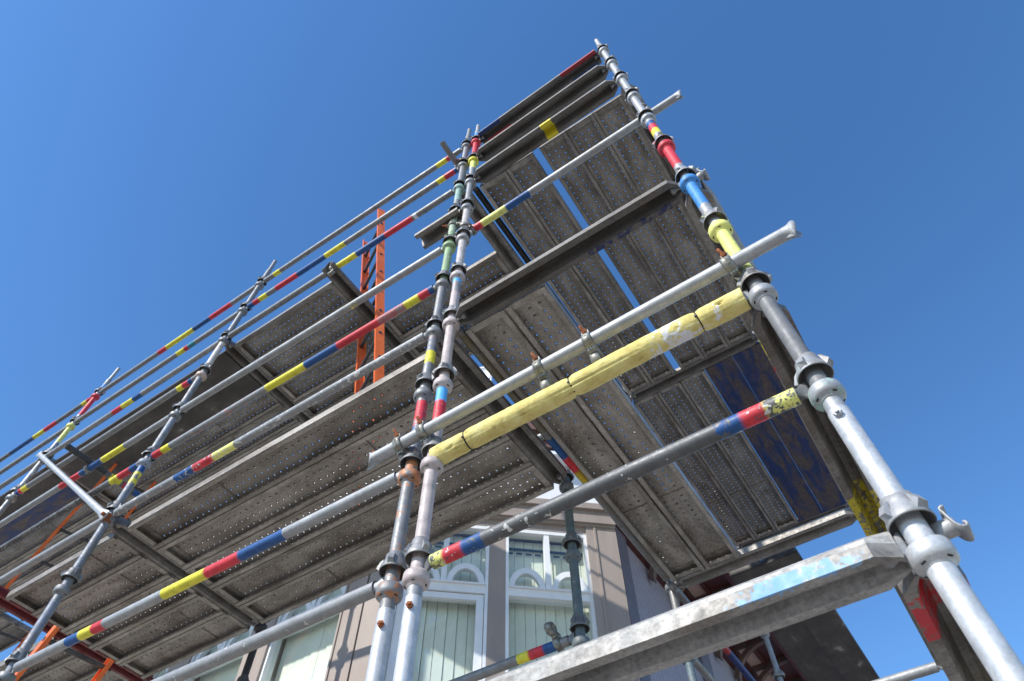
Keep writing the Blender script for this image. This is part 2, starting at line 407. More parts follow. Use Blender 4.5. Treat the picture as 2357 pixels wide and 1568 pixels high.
def standard(s, label, kmin, kmax, bands=(), cupcol={}, color=(1, 0, 0), top=True, bolt=None, joint=None, group=None, ang=0.0, tipz=.27, blot=None):
    base = P(s, kmin); base.z = GROUND
    b0 = P(s, (GROUND-.8487)/.5); b0.z = GROUND
    t = thing('scaffold_standard', b0, label, 'scaffold pole', group)
    p1 = P(s, kmax+(.62 if top else .3))
    bd = [((Z(a)-GROUND), (Z(b_)-GROUND), c, al) for a, b_, c, al in bands]
    mb = MB()
    mb.tube(b0, p1, .0242, bd, 28)
    if joint is not None:
        pj = P(s, joint); pj0 = P(s, joint-2.2)
        q_ = MB(); q_.tube(pj0, pj, .0263, (), 28); o = q_.build('lower_tube', M_TUBE, t); o.color = (1.75, .1, .0, 1)
    o = mb.build('tube', M_TUBE, t); o.color = (*color, 1)
    if top:                       # spigot
        mb = MB(); q = P(s, kmax+1.06)
        mb.tube(p1-V((0, 0, .02)), q, .0185, (), 20)
        o = mb.build('spigot', M_TUBE, t); o.color = (color[0]*1.1, 0, .3, 1)
    for k in range(kmin, kmax+1):
        c, al = cupcol.get(k, ((0, 0, 0), 0.0))
        o = inst('lower_cup', cups(c, al), t, P(s, k), (0, 0, ang+k*1.3)); o.color = ((color[0] if (k > 0 or joint is None) else 1.6), color[1], color[2], 1)
        o = inst('locking_cup', cups(c, al*.5 if al < .9 else al*.35, True), t, P(s, k)+V((0, 0, .108)), (0, 0, ang+k*2.1)); o.color = (color[0]*.95, color[1], (1.0 if (s == 'R' and k in (1, 2, 3, 5)) else min(1, color[2]+.15)), 1)
    if bolt is not None:
        toc = -P(s, bolt); toc.z = 0; toc.normalize()
        toc = (toc+V((-.25 if s != 'R' else -.1, -.25, 0))).normalized()
        c = P(s, bolt)+toc*.0265
        mb = MB(); R = toc.to_track_quat('Z', 'Y').to_matrix()
        mb.lathe([(.0, .010), (.0098, .010), (.0112, .0085), (.0112, 0)], 6, c, ax=R)
        mb.lathe([(.0, .016), (.0055, .016), (.0055, .008)], 10, c, ax=R)
        for i in range(len(mb.sm)): mb.sm[i] = False
        ob = mb.build('bolt', M_RUST if s != 'R' else M_TUBE, t); ob.color = (1.5, 0, 0, 1)
    return t
STG = 'upright poles of the scaffold'
standard('R', 'nearest right-hand corner pole, bright zinc below, yellow, blue and red painted cups higher up', -1, 10,
         [(1.02, 2.27, (.17, .17, .175), .85), (2.28, 3.0, PALEY, .93), (3.45, 4.0, LBL, .93), (4.42, 5.0, RED, .93), (5.42, 5.58, YEL, .85), (5.58, 5.74, RED, .8), (5.74, 5.86, BLU, .8)],
         {1: (MINT, .45), 3: (PALEY, 1.15), 4: (LBL, 1.15), 5: (RED, 1.15)}, (1.25, .1, .15), bolt=.80, joint=.855, group=STG, ang=.4)
standard('B', 'right-hand pole of the close centre pair, with pinkish paint and one bright blue-and-red band', -1, 10,
         [(.93, 2.5, PINK, .72), (2.5, 2.74, RED, .8), (2.74, 2.96, CYA, .92), (3.0, 4.62, PINK, .8), (4.62, 4.82, RED, .4), (4.84, 4.98, CYA, .85), (5, 6.9, (.52, .47, .45), .7), (8.62, 9, PALEY, .95), (9.3, 10, RED, .9), (10.12, 10.5, LBL, .85)],
         {1: (PINK, .9), 2: (PINK, .9), 3: (PINK, .75), 4: (PINK, .85), 5: (PINK, .8), 6: (PINK, .5), 9: (YEL, 1.1), 10: (RED, 1.1)}, (1.0, .3, .2), bolt=.78, joint=.86, group=STG, ang=.2)
standard('A', 'left-hand pole of the close centre pair, green paint above and orange rust-coloured cups below', -1, 10,
         [(.93, 1.32, ORA, .5), (1.32, 1.95, ORA, .36), (2.0, 2.15, ORA, .5), (2.4, 2.56, BLU, .55), (2.56, 2.9, RED, .62), (3.46, 3.66, YEL, .85), (3.66, 3.86, BLU, .5), (3.86, 3.98, RED, .4), (5.1, 6.4, GRN, .66), (6.4, 7.2, (.42, .52, .36), .6), (7.5, 8, MINT, .75), (10.1, 10.7, MINT, .4)],
         {1: (ORA, .45), 2: (ORA, .62), 3: (ORA, .3), 6: (GRN, .95), 7: (MINT, .5), 8: (MINT, .6)}, (.82, .35, .3), bolt=.74, joint=.86, group=STG, ang=1.2)
standard('C', 'blue-grey pole one bay left of the centre pair, yellow and blue paint at mid height', 0, 10,
         [(4.62, 4.84, YEL, .6), (4.84, 5.0, BLU, .9), (7.2, 8.0, (.6, .56, .52), .7), (0, 4.6, (.20, .23, .29), .55), (5, 7, (.24, .27, .33), .5)], {5: ((.3, .33, .38), .8), 7: ((.55, .42, .35), .7)}, (.72, .1, .1), group=STG, ang=.8)
standard('D', 'far left pole with a blue tip and red and yellow bands against the sky', 1, 10,
         [(8.5, 9.0, PALEY, .85), (9.35, 10, RED, .95), (10.12, 10.4, LBL, .9), (7, 8.5, WHT, .5)], {10: (RED, 1.15), 9: (PALEY, 1.0)}, (.95, .2, .1), group=STG)
standard('E', 'grey pole carrying the left end of the ledgers, leftmost of the scaffold', 3, 10, color=(1, .2, .2), group=STG)
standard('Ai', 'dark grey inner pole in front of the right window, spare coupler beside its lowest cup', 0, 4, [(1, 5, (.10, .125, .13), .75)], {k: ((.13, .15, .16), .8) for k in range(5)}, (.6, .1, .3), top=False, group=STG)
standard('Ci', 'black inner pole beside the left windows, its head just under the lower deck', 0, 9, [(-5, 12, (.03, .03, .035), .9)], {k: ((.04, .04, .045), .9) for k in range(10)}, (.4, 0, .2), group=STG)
standard('Di', 'grey inner pole behind the red transom at the far left', 0, 9, color=(.8, .2, .3), group=STG)
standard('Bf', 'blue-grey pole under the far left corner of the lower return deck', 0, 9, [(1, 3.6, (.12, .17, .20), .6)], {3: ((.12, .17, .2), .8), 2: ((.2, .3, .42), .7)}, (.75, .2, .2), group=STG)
standard('Rf', 'slim pole with pale blue and red paint under the return deck far right corner', 0, 9, [(2.7, 2.92, CYA, .8), (2.35, 2.62, RED, .7)], {}, (1, .3, .2), group=STG)
standard('Bg', 'pale pole in front of the eaves brackets, deepest one of the return', 0, 9, [(3, 6, (.30, .33, .38), .6)], {5: ((.6, .6, .58), .8)}, (1, .2, .2), group=STG)

# ------------------------------------------------------------------ ledgers
def blade_end(mb, p, d):
    """forged blade gripping the cups: p = tube end, d = outward unit vector"""
    a = V((0, 0, 1)); sx = d.cross(a)
    sec = [(-.052, .020, .020, 0), (-.036, .0245, .020, 0), (-.022, .018, .014, .002), (-.010, .030, .008, .004), (0, .040, .006, .006), (.004, .036, .005, .006)]
    rs = []
    for x, hz, hw, dz in sec:
        rs.append([p+d*x+a*(hz*math.sin(t)+dz)+sx*hw*math.cos(t) for t in [2*PI*j/16 for j in range(16)]])
    mb.rings(rs, cap0=True, cap1=True)
LG = 'horizontal tubes between the poles'
def ledger(p, q, label, bands=(), color=(1, .2, .15), axis='x', group=LG, name='ledger_tube'):
    """bands in world coordinates along the axis"""
    p = V(p); q = V(q); d = (q-p).normalized()
    t = thing(name, p, label, 'scaffold ledger', group)
    a = p+d*.062; b_ = q-d*.062
    ix = 0 if axis == 'x' else 1
    bd = sorted([tuple(sorted(((x0-a[ix])/d[ix], (x1-a[ix])/d[ix])))+(c, al) for x0, x1, c, al in bands])
    mb = MB(); mb.tube(a, b_, .0242, bd, 24, caps=False)
    o = mb.build('tube', M_TUBE, t); o.color = (*color, 1)
    for pp, dd in ((p+d*.034, -d), (q-d*.034, d)):
        mb = MB(); blade_end(mb, pp, dd)
        o = mb.build('end_blade', M_TUBE, t); o.color = (color[0]*1.05, color[1]*.5, color[2], 1)
    return t
LZ = V((0, 0, .040))
def lg(s1, s2, k, label, bands=(), color=(1, .2, .15), axis='x'):
    return ledger(P(s1, k)+LZ, P(s2, k)+LZ, label, bands, color, axis)
lg('C', 'A', 1, 'grey ledger splashed with plaster, lowest of the front left tubes', color=(.95, .55, .1))
lg('C', 'A', 2, 'smooth grey ledger with large yellow, red and blue bands in front of the lower deck',
   [(-3.395, -3.298, BLU, 1.1), (-3.298, -3.207, YEL, 1.1), (-3.207, -3.124, RED, 1.05), (-2.73, -2.451, YEL, 1.0), (-2.451, -2.246, RED, .95), (-2.246, -1.987, BLU, 1.1)], (1.15, .1, .0))
lg('C', 'A', 4, 'grey ledger crusted with white plaster running along the lower deck edge', [(-3.252, -3.091, BLU, .85), (-3.091, -2.927, RED, .85), (-2.927, -2.747, PALEY, .8)], (.95, 1.0, .1))
lg('C', 'A', 5, 'faded red ledger with yellow and blue bands crossing in front of the orange ladder', [(-3.80, -3.77, BLU, .8), (-3.77, -3.681, RED, .9), (-3.681, -3.602, YEL, 1.0), (-3.55, -2.8, (.50, .25, .23), .38), (-2.714, -2.387, YEL, .9), (-2.387, -2.122, BLU, .88), (-2.122, -1.80, RED, 1.0), (-1.80, -1.604, (.45, .15, .15), .6), (-1.604, -1.501, YEL, .95), (-1.501, -1.43, RED, .85), (-1.43, -1.38, BLU, .7)], (.95, .3, .1))
lg('C', 'A', 6, 'pale grey ledger with faint traces of yellow and red paint in the middle', [(-2.2, -2.05, YEL, .35), (-2.05, -1.9, RED, .32), (-1.8, -1.7, BLU, .35)], (1.2, .3, .35))
lg('C', 'A', 8, 'grey ledger with yellow, blue and red bands at the ladder opening of the top deck', [(-2.571, -2.346, YEL, .95), (-2.346, -2.05, BLU, .95), (-2.05, -1.771, RED, .95), (-1.77, -1.73, WHT, .8)], (.75, .2, .25))
lg('C', 'A', 9, 'middle guard rail of the top deck, red, blue and yellow bands', [(-3.826, -3.707, BLU, .9), (-3.707, -3.635, RED, .9), (-3.635, -3.536, YEL, .9), (-3.425, -3.161, RED, .95), (-3.161, -2.829, BLU, .95), (-2.829, -2.602, YEL, .95), (-1.595, -1.517, YEL, .9), (-1.517, -1.42, RED, .85), (-1.42, -1.375, BLU, .8)], (.85, .1, .45))
lg('C', 'A', 10, 'plain grey top guard rail touching the orange ladder head', [(-3.655, -3.565, YEL, .85), (-1.664, -1.547, YEL, .85), (-1.547, -1.504, RED, .8)], (.8, .45, .2))
lg('D', 'C', 10, 'top guard rail of the left bay with long yellow, blue and red bands', [(-5.33, -5.205, RED, .9), (-5.205, -4.797, YEL, .95), (-4.797, -4.547, BLU, .9), (-4.547, -4.239, RED, .9)], (.85, .1, .2))
lg('D', 'C', 9, 'guard rail of the left bay with small yellow, red and teal bands', [(-4.745, -4.634, YEL, .8), (-4.634, -4.582, RED, .85), (-4.582, -4.485, (.05, .3, .36), .8)], (.95, .35, .2))
lg('D', 'C', 8, 'left bay ledger beside the dark top deck edge with red, yellow and blue bands', [(-5.318, -5.185, RED, .8), (-5.185, -5.03, YEL, .9), (-5.03, -4.909, BLU, .8), (-4.2, -4.05, RED, .3), (-4.05, -3.92, YEL, .3)], (1.0, .1, .2))
lg('D', 'C', 7, 'left bay ledger painted at both ends just below the dark deck boards', [(-6.299, -6.239, BLU, .8), (-6.239, -6.197, RED, .9), (-6.197, -6.114, YEL, .95), (-4.133, -4.069, YEL, .95), (-4.069, -4.0, RED, .9), (-4.0, -3.955, BLU, .9)], (.75, .2, .1))
lg('D', 'C', 6, 'left bay ledger with long red, blue and yellow bands carrying the stub tube', [(-5.212, -4.955, RED, 1.0), (-4.955, -4.692, BLU, 1.0), (-4.692, -4.423, YEL, 1.0)], (1.1, .2, .1))
lg('D', 'C', 5, 'dark dirty left bay ledger with yellow, red and blue next to the blue-grey pole', [(-6.3, -4.3, (.07, .065, .06), .55), (-4.214, -4.126, YEL, .95), (-4.126, -4.003, RED, .9), (-4.003, -3.926, BLU, .8)], (.6, .55, .5))
lg('D', 'C', 4, 'grey ledger along the outer edge of the left lower deck', color=(1.05, .2, .15))
lg('E', 'D', 10, 'top rail at the far left with blue, yellow and red bands on sky', [(-7.9, -7.457, BLU, .7), (-7.457, -7.259, YEL, .9), (-7.259, -7.035, RED, .85), (-6.587, -6.497, YEL, .9), (-6.497, -6.42, RED, .85), (-6.42, -6.38, BLU, .9)], (.65, .1, .2))
lg('E', 'D', 9, 'plain grey middle rail at the far left', color=(.9, .1, .2))
lg('E', 'D', 8, 'plain grey ledger edging the top deck at the far left', color=(.75, .3, .2))
lg('Ci', 'Ai', 2, 'inner ledger across the windows with yellow, red and blue bands at its right end', [(-1.685, -1.619, YEL, 1.0), (-1.619, -1.536, RED, .95), (-1.536, -1.441, BLU, .95)], (.85, .15, .5))
lg('Ci', 'Ai', 5, 'inner guard ledger between deck and windows, hidden above the lower deck', color=(.8, .2, .3))
lg('B', 'R', 1, 'dark worn ledger in the foreground with yellow, red and blue ends', [(-1.202, -1.117, PALEY, .60), (-1.117, -1.045, RED, .66), (-1.045, -.965, BLU, .72), (-.209, -.13, BLU, .6), (-.13, -.063, RED, .62), (-.063, .03, PALEY, .53)], (.42, .75, .05))
lg('B', 'Bf', 4, 'olive brown tube beside the lower return deck, blue, red and yellow bands halfway', [(1.4, 2.2, (.16, .14, .08), .6), (2.254, 2.431, BLU, .95), (2.431, 2.56, RED, .85), (2.56, 2.662, (.6, .42, .02), .95)], (.7, .1, .8), 'y')
lg('B', 'Bf', 8, 'black painted tube beside the inner edge of the top return deck', [(1.4, 3.75, (.015, .015, .017), 1.1)], (.4, .1, .3), 'y')
lg('Bf', 'Bg', 4, 'tube with red and dark blue paint running towards the eaves', [(4.5, 4.78, (.35, .03, .03), .9), (4.78, 5.6, (.015, .03, .14), .9)], (.6, .1, .5), 'y')
lg('Bf', 'Bg', 3, 'grey tube below the red and blue one, running towards the eaves', color=(.8, .1, .3), axis='y')
lg('Bf', 'Rf', 2, 'short grey tube between the two far poles at the lower right corner', color=(1.05, .1, .1))
lg('Rf', 'Rg', 8, 'outer ledger along the blue boards of the top return deck', color=(.9, .3, .2), axis='y') if False else None

# foam covered ledger
t = thing('foam_covered_ledger', P('B', 2)+LZ, 'ledger wrapped in yellow foam tube with black cable ties and a white plaster patch', 'padded ledger')
pa = P('B', 2)+LZ; pb = P('R', 2)+LZ; fd = (pb-pa).normalized()
mb = MB(); mb.tube(pa+fd*.06, pb-fd*.06, .0242, (), 20, caps=False); mb.build('tube', M_TUBE, t).color = (.9, .1, .2, 1)
for pp, dd in ((pa+fd*.034, -fd), (pb-fd*.034, fd)):
    mb = MB(); blade_end(mb, pp, dd); mb.build('end_blade', M_TUBE, t).color = (1, .1, .2, 1)
def foam(p, q, ties):
    d = (q-p).normalized(); L = (q-p).length; a = V((0, 0, 1)); sx = d.cross(a)
    mb = MB(); n = 260; seg = 56; rs = []
    slit = -.80
    for i in range(n+1):
        x = L*i/n; ring = []
        pinch = sum(math.exp(-((x-tx)/.012)**2) for tx in ties)
        sag = .002*math.sin(x*9)
        for j in range(seg):
            th = 2*PI*j/seg
            dth = math.atan2(math.sin(th-slit), math.cos(th-slit))
            sw = .07+.06*noise.noise(V((x*4, 3.1, 0)))
            op = max(0, 1-abs(dth)/sw)*min(1, max(.12, .5+2.2*noise.noise(V((x*3.1, 0, 5.5)))))
            r = .0395-.0045*pinch+.0018*noise.noise(V((x*14, th*1.4, 0)))+.0009*noise.noise(V((x*70, th*5, 4)))
            dt = noise.noise(V((x*26, th*3.2, 9.)))
            if dt > .42: r -= (dt-.42)*.03
            r -= op*(.009+.010*noise.noise(V((x*6, 0, 7))))
            r += .0012*noise.noise(V((x*3, th*.8, 2)))
            ring.append(p+d*x+a*(r*math.sin(th)+sag)+sx*(r*math.cos(th)))
        rs.append(ring)
    mb.rings(rs, cap0=True, cap1=True); return mb
FA = V((-1.215, 1.322, 1.885)); FB = V((.035, 1.318, 1.885))
fdir = (FB-FA).normalized()
TIES = [.152, .605, 1.088]
mb = foam(FA, FB, TIES); mb.build('foam_sleeve', M_FOAM, t)
for tx in TIES:
    mb = MB(); c = FA+fdir*tx; tilt = .12
    R = (fdir+V((0, .05, tilt))).normalized().to_track_quat('Z', 'Y').to_matrix()
    mb.lathe([(.0352, -.0022), (.0372, -.0022), (.0372, .0022), (.0352, .0022)], 40, c, ax=R, loop=True)
    mb.box(c+V((0, -.036, -.012)), (.007, .006, .008)); mb.build('cable_tie', M_TIE, t)

# ------------------------------------------------------------------ board transoms (pressed section with upturned lips)
TP = [(-.060, .033), (-.060, 0), (-.030, 0), (-.0285, .004), (-.026, .062), (-.014, .074), (.006, .072), (.016, .052), (.026, .018), (.034, 0), (.060, 0), (.060, .033),
      (.057, .033), (.057, .003), (.036, .003), (.029, .020), (.019, .054), (.008, .075), (-.016, .077), (-.029, .064), (-.031, .006), (-.033, .003), (-.057, .003), (-.057, .033)]
TG = 'pressed steel board transoms'
def transom(p, q, label, mat=None, paint=None, group=TG, blades=True, face=False):
    p = V(p); q = V(q); d = (q-p).normalized(); up = V((0, 0, 1)); sx = up.cross(d)
    t = thing('board_transom', p, label, 'scaffold transom', group)
    mat = mat or M_TRAN
    g = .045 if blades else 0
    a = p+d*g; b_ = q-d*g; L = (b_-a).length
    mb = MB(); ch = .05 if blades else .0
    # body with chamfered ends: outer lips are cut back
    rs = []; ds = sorted(set([0, ch, L-ch, L]+[x for pb_ in (paint or []) for x in (pb_[0]-.001, pb_[0]+.001, pb_[1]-.001, pb_[1]+.001)]))
    cs = []
    for x in ds:
        sc = 1.0
        if blades and (x <= 0 or x >= L): sc = .42
        c = (0, 0, 0, 0)
        for x0, x1, cc, al in [q[:4] for q in (paint or []) if len(q) == 4]:
            if x0 <= x <= x1: c = (*cc, al)
            elif x0-.003 <= x <= x1+.003 and c[3] == 0: c = (*cc, 0)
        rs.append([a+d*x+sx*(y*sc)+up*z for y, z in TP]); cs.append(c)
    mb.rings(rs, cs, smooth=False, cap0=True, cap1=True)
    for pq in (paint or []):
        if len(pq) == 5:           # paint on one flange only
            for i, x in enumerate(ds):
                for j in ((0, 1, 2) if pq[4] == 'near' else (9, 10, 11)):
                    if pq[0] <= x <= pq[1]: mb.c[i*len(TP)+j] = (*pq[2], pq[3])
                    elif pq[0]-.003 <= x <= pq[1]+.003: mb.c[i*len(TP)+j] = (*pq[2], 0)
    if face:                      # only the outer lip is painted
        k_ = len(TP)
        for i in range(len(mb.c)):
            if (i % k_) not in ((0, 1, 22, 23) if face == 'out' else (11, 12)) and i < len(rs)*k_: mb.c[i] = (*mb.c[i][:3], 0)
    mb.build('channel', mat, t)
    if blades:
        for pp, dd in ((p+d*.034+V((0, 0, .03)), -d), (q-d*.034+V((0, 0, .03)), d)):
            mb = MB(); blade_end(mb, pp, dd); mb.build('end_blade', M_TUBE, t).color = (.9, .1, .5, 1)
    return t
T0 = V((0, 0, 0))
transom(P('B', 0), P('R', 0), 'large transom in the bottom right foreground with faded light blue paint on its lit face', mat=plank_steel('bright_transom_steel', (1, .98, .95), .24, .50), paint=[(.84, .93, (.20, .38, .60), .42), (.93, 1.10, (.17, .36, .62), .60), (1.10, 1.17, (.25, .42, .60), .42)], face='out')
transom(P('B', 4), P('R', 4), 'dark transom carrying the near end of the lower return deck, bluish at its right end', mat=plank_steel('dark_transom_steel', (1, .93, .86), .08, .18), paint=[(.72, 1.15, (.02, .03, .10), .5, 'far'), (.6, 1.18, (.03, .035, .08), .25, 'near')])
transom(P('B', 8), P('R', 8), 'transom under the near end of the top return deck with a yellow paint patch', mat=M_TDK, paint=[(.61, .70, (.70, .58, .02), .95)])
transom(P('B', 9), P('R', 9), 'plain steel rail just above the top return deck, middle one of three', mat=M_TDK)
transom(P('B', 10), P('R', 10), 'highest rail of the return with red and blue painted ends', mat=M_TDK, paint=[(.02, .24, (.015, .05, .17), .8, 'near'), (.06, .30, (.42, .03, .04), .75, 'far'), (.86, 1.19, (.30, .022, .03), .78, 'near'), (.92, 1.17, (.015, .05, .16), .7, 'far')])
transom(P('Bf', 4), P('Rf', 4), 'transom at the far end of the lower return deck, sunlit on its inner lip')
transom(P('Bf', 8), P('Rf', 8), 'transom crossing under the top return deck where the blue boards begin')
transom(P('Bg', 8), P('Rg', 8), 'transom at the far end of the blue boards')
transom(P('R', 4), P('Rf', 4), 'plaster splashed transom running back from the blue cup of the right corner pole', paint=[(.9, 1.05, YEL, .5), (1.1, 1.2, RED, .5)])
transom(P('R', 0)+V((-.02, 0, 0)), P('Rf', 0), 'transom running back from the foot of the right corner pole with red and yellow paint', paint=[(.07, .24, (.50, .03, .04), .60), (.62, .70, YEL, .55), (.72, 1.0, RED, .55)])
transom(P('R', 2)+V((-.012, 0, 0)), P('Rf', 2), 'transom running back from below the foam end with a long yellow patch', paint=[(1.0, 1.42, (.50, .42, .02), .56)])
transom(P('R', 8), P('Rf', 8), 'transom along the right edge of the top return deck', paint=[(.3, 1.25, YEL, 1.2), (1.25, 2.1, RED, 1.2)], face='in')
for k in (4, 8):
    n_ = 'lower' if k == 4 else 'top'
    transom(P('A', k), P('Ai', k), 'transom under the %s deck at the centre pair of poles' % n_)
    transom(P('C', k), P('Ci', k), 'transom under the %s deck at the blue-grey pole' % n_)
    transom(P('D', k), P('Di', k), 'transom under the %s deck at the far left pole' % n_)
    transom(P('E', k), P('Ei', k), 'transom under the %s deck at the leftmost pole' % n_)
transom((-5.085, 1.27, Z(4)), (-5.085, 2.66, Z(4)), 'bright red transom crossing under the left end of the lower deck', mat=M_REDT, blades=False)
transom((-2.60, 1.26, Z(8)), (-2.60, 2.66, Z(8)), 'mid bay transom clamped at the ladder opening of the top deck', blades=False)
transom((-1.62, 1.318, 4.243), (-1.26, 1.318, 4.243), 'short stub of transom sticking out left of the centre pair of poles', blades=False)

# ------------------------------------------------------------------ planks
def plank_meshes(L, W, holes=True, H=.057, pitch=.0506):
    """local: x along, y across, z=0 at bottom of rails"""
    sheet = MB(); zt = H; lip = .027; hw = W/2
    if holes:
        nx = int((L-.10)/pitch); x0 = -nx*pitch/2; inner = .0283*4
        # solid margins
        def quad(xa, xb, ya, yb, z, mbq=sheet): mbq.add([(xa, ya, z), (xb, ya, z), (xb, yb, z), (xa, yb, z)], [(0, 1, 2, 3)], None, False)
        for z in (zt, zt+.002):
            quad(-L/2, L/2, -hw, -.111, z); quad(-L/2, L/2, .111, hw, z)
            quad(-L/2, x0, -.111, .111, z); quad(-x0, L/2, -.111, .111, z)
        N = 8
        for i in range(nx):
            cx = x0+(i+.5)*pitch
            for j in range(4):
                cy = (j-1.5)*.0555
                hx = pitch/2; hy = .02775
                sq = [(hx, 0), (hx, hy), (0, hy), (-hx, hy), (-hx, 0), (-hx, -hy), (0, -hy), (hx, -hy)]
                o1 = [(cx+a, cy+b_, zt) for a, b_ in sq]
                o2 = [(cx+.0125*math.cos(k*PI/4), cy+.0125*math.sin(k*PI/4), zt) for k in range(8)]
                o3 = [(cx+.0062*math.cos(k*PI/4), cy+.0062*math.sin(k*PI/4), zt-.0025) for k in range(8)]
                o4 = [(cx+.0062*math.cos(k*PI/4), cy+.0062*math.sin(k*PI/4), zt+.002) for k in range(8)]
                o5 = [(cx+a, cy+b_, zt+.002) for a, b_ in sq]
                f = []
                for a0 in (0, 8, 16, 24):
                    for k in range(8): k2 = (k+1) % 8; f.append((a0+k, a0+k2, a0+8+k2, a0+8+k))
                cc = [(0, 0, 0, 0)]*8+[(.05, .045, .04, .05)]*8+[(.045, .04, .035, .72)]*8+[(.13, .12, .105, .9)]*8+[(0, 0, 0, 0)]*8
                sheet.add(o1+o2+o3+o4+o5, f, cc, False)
        # width outside the 4 columns up to hw is covered by margins
    else:
        sheet.box((0, 0, .012), (L, W, .020))
    frame = MB()
    for s in ((-1, 1) if not holes else ()):
        frame.box((0, s*(hw-.004), .036), (L-.004, .006, .028)); frame.box((s*(L/2-.01), 0, .036), (.015, W-.02, .028))
    for s in ((-1, 1) if holes else ()):
        y = s*hw
        frame.box((0, y-s*.0015, H/2), (L, .003, H)); frame.box((0, y-s*lip/2, .0012), (L, lip, .0024)); frame.box((0, y-s*lip, .006), (L, .0024, .012))
    for s in ((-1, 1) if holes else ()):
        frame.box((s*(L/2-.002), 0, H/2+.008), (.004, W-.01, H-.02)); frame.box((s*(L/2-.03), 0, H-.003), (.06, W-.008, .002))
        frame.box((s*(L/2-.02), 0, .014), (.035, W-.008, .003))
    for x in ((L*.20,) if holes else ()):
        frame.box((x, 0, H-.004), (.0035, W-.01, .008))
    return sheet.mesh('deck_sheet', M_PLANK), frame.mesh('side_rails', M_PLANK)
PM = {}
def plank(c, L, W, ang, label, mat=None, holes=True, group=None, zrot=0):
    key = (round(L, 3), round(W, 3), holes, mat.name if mat else '')
    if key not in PM:
        a, b_ = plank_meshes(L, W, holes)
        if mat: a = a.copy(); b_ = b_.copy(); a.materials[0] = mat; b_.materials[0] = mat
        t = thing('steel_plank', (0, 0, 0), label, 'scaffold plank', group)
        inst('deck_sheet', a, t, (0, 0, 0)); inst('side_rails', b_, t, (0, 0, 0)); PM[key] = t
    else: t = copy_tree(PM[key])
    t.location = V(c); t.rotation_euler = (0, 0, ang); t['label'] = label
    if group: t['group'] = group
    return t
ORD = ['outermost', 'second', 'middle', 'fourth', 'innermost']
PZ = -.010
# lower front deck, bay by the centre pair
G1 = 'perforated planks of the front decks'; G2 = 'perforated planks of the return decks'
for i in range(5):
    y = 1.530+.2335*i
    plank((-2.591, y, Z(4)+PZ), 2.387, .230, 0 if i % 2 else PI, '%s perforated plank of the lower front deck, left of the centre pair of poles' % ORD[i], group=G1)
    plank((-4.466, y, Z(4)+PZ), 1.112, .230, 0, '%s short perforated plank ending at the red transom of the lower front deck' % ORD[i], group=G1)
    if i >= 2: plank((-5.71, y, Z(4)+PZ), 1.125, .230, 0, '%s short perforated plank beyond the red transom, beside the ladder opening' % ORD[i], group=G1)
for i in range(5):
    y = 1.505+.2335*i
    if i < 2: plank((-3.2205, y, Z(8)+PZ), 1.115, .230, 0, '%s short perforated plank left of the ladder opening in the top deck' % ORD[i], group=G1)
    else:
        y += .050
        plank((-3.2205, y, Z(8)+PZ), 1.115, .230, 0, '%s short perforated plank behind the ladder, left part of the top deck' % ORD[i], group=G1)
        plank((-1.9675, y, Z(8)+PZ), 1.14, .230, PI, '%s short perforated plank behind the ladder, right part of the top deck' % ORD[i], group=G1)
    y = 1.505+.2335*i
    if i < 2: plank((-5.088, y, Z(8)+PZ), 2.369, .230, 0, '%s dark solid board of the top deck in the left bay' % ORD[i], M_DARK, False, 'dark solid boards of the top deck')
    else: plank((-5.088, y, Z(8)+PZ), 2.369, .230, 0, '%s perforated plank of the top deck in the left bay' % ORD[i], group=G1)
    plank((-7.585, y, Z(8)+PZ), 2.375, .230, 0, ('%s dark solid board of the top deck at the far left edge' if i < 1 else '%s plank of the top deck at the far left edge') % ORD[i], M_DARK if i < 1 else (M_BLUE if i < 2 else None), i >= 2, G1 if i >= 2 else 'dark solid boards of the top deck')
for i in range(5):
    plank((-10.085, 1.505+.2335*i, Z(8)+PZ), 2.375, .230, 0, '%s perforated plank of the top deck in the bay leaving the picture at left' % ORD[i], group=G1)
transom(P('F', 8), P('F', 8)+V((0, 1.3, 0)), 'transom at the left end of the top deck, outermost at the picture edge')
for i in range(2):
    plank((-10.085, 2.675+.2335*i, Z(8)+PZ), 2.375, .230, 0, '%s extra inner plank of the top deck at the left picture edge' % ['first', 'second'][i], group=G1)
plank((-7.585, 2.675, Z(8)+PZ), 2.375, .230, 0, 'extra inner plank of the top deck beside the house eaves', group=G1)
# return decks: planks along y
HY = (1.331+3.817)/2
for i, x in enumerate((-1.078, -.838)):
    plank((x, HY, Z(4)+PZ), 2.362, .230, PI/2, ('left' if i == 0 else 'right')+' one of the two large near perforated planks of the lower return deck', group=G2)
RO = ['leftmost', 'second from left', 'middle', 'second from right', 'rightmost']
for i, (x, W) in enumerate(((-1.078, .230), (-.843, .230), (-.556, .216), (-.331, .216), (-.106, .216))):
    plank((x, HY, Z(8)+PZ), 2.362, W if W > .22 else .230, PI/2, RO[i]+' perforated plank in the near half of the top return deck', group=G2)
    if W < .22: bpy.context.view_layer.update(); t_ = [o for o in COL.objects if o.get('label', '') == RO[i]+' perforated plank in the near half of the top return deck'][0]; t_.scale = (1, .970, 1)
HY2 = (3.817+6.30)/2
for i, x in enumerate((-1.09, -.855, -.62)):
    plank((x, HY2, Z(8)+PZ), 2.36, .230, PI/2, ['left', 'middle', 'right'][i]+' perforated plank in the far half of the top return deck', group=G2)
for i, x in enumerate((-.366, -.105)):
    plank((x, HY2, Z(8)+PZ), 2.36, .258, PI/2, ['left', 'right'][i]+' worn blue painted board in the far half of the top return deck', M_BLUE, False, 'blue painted boards')
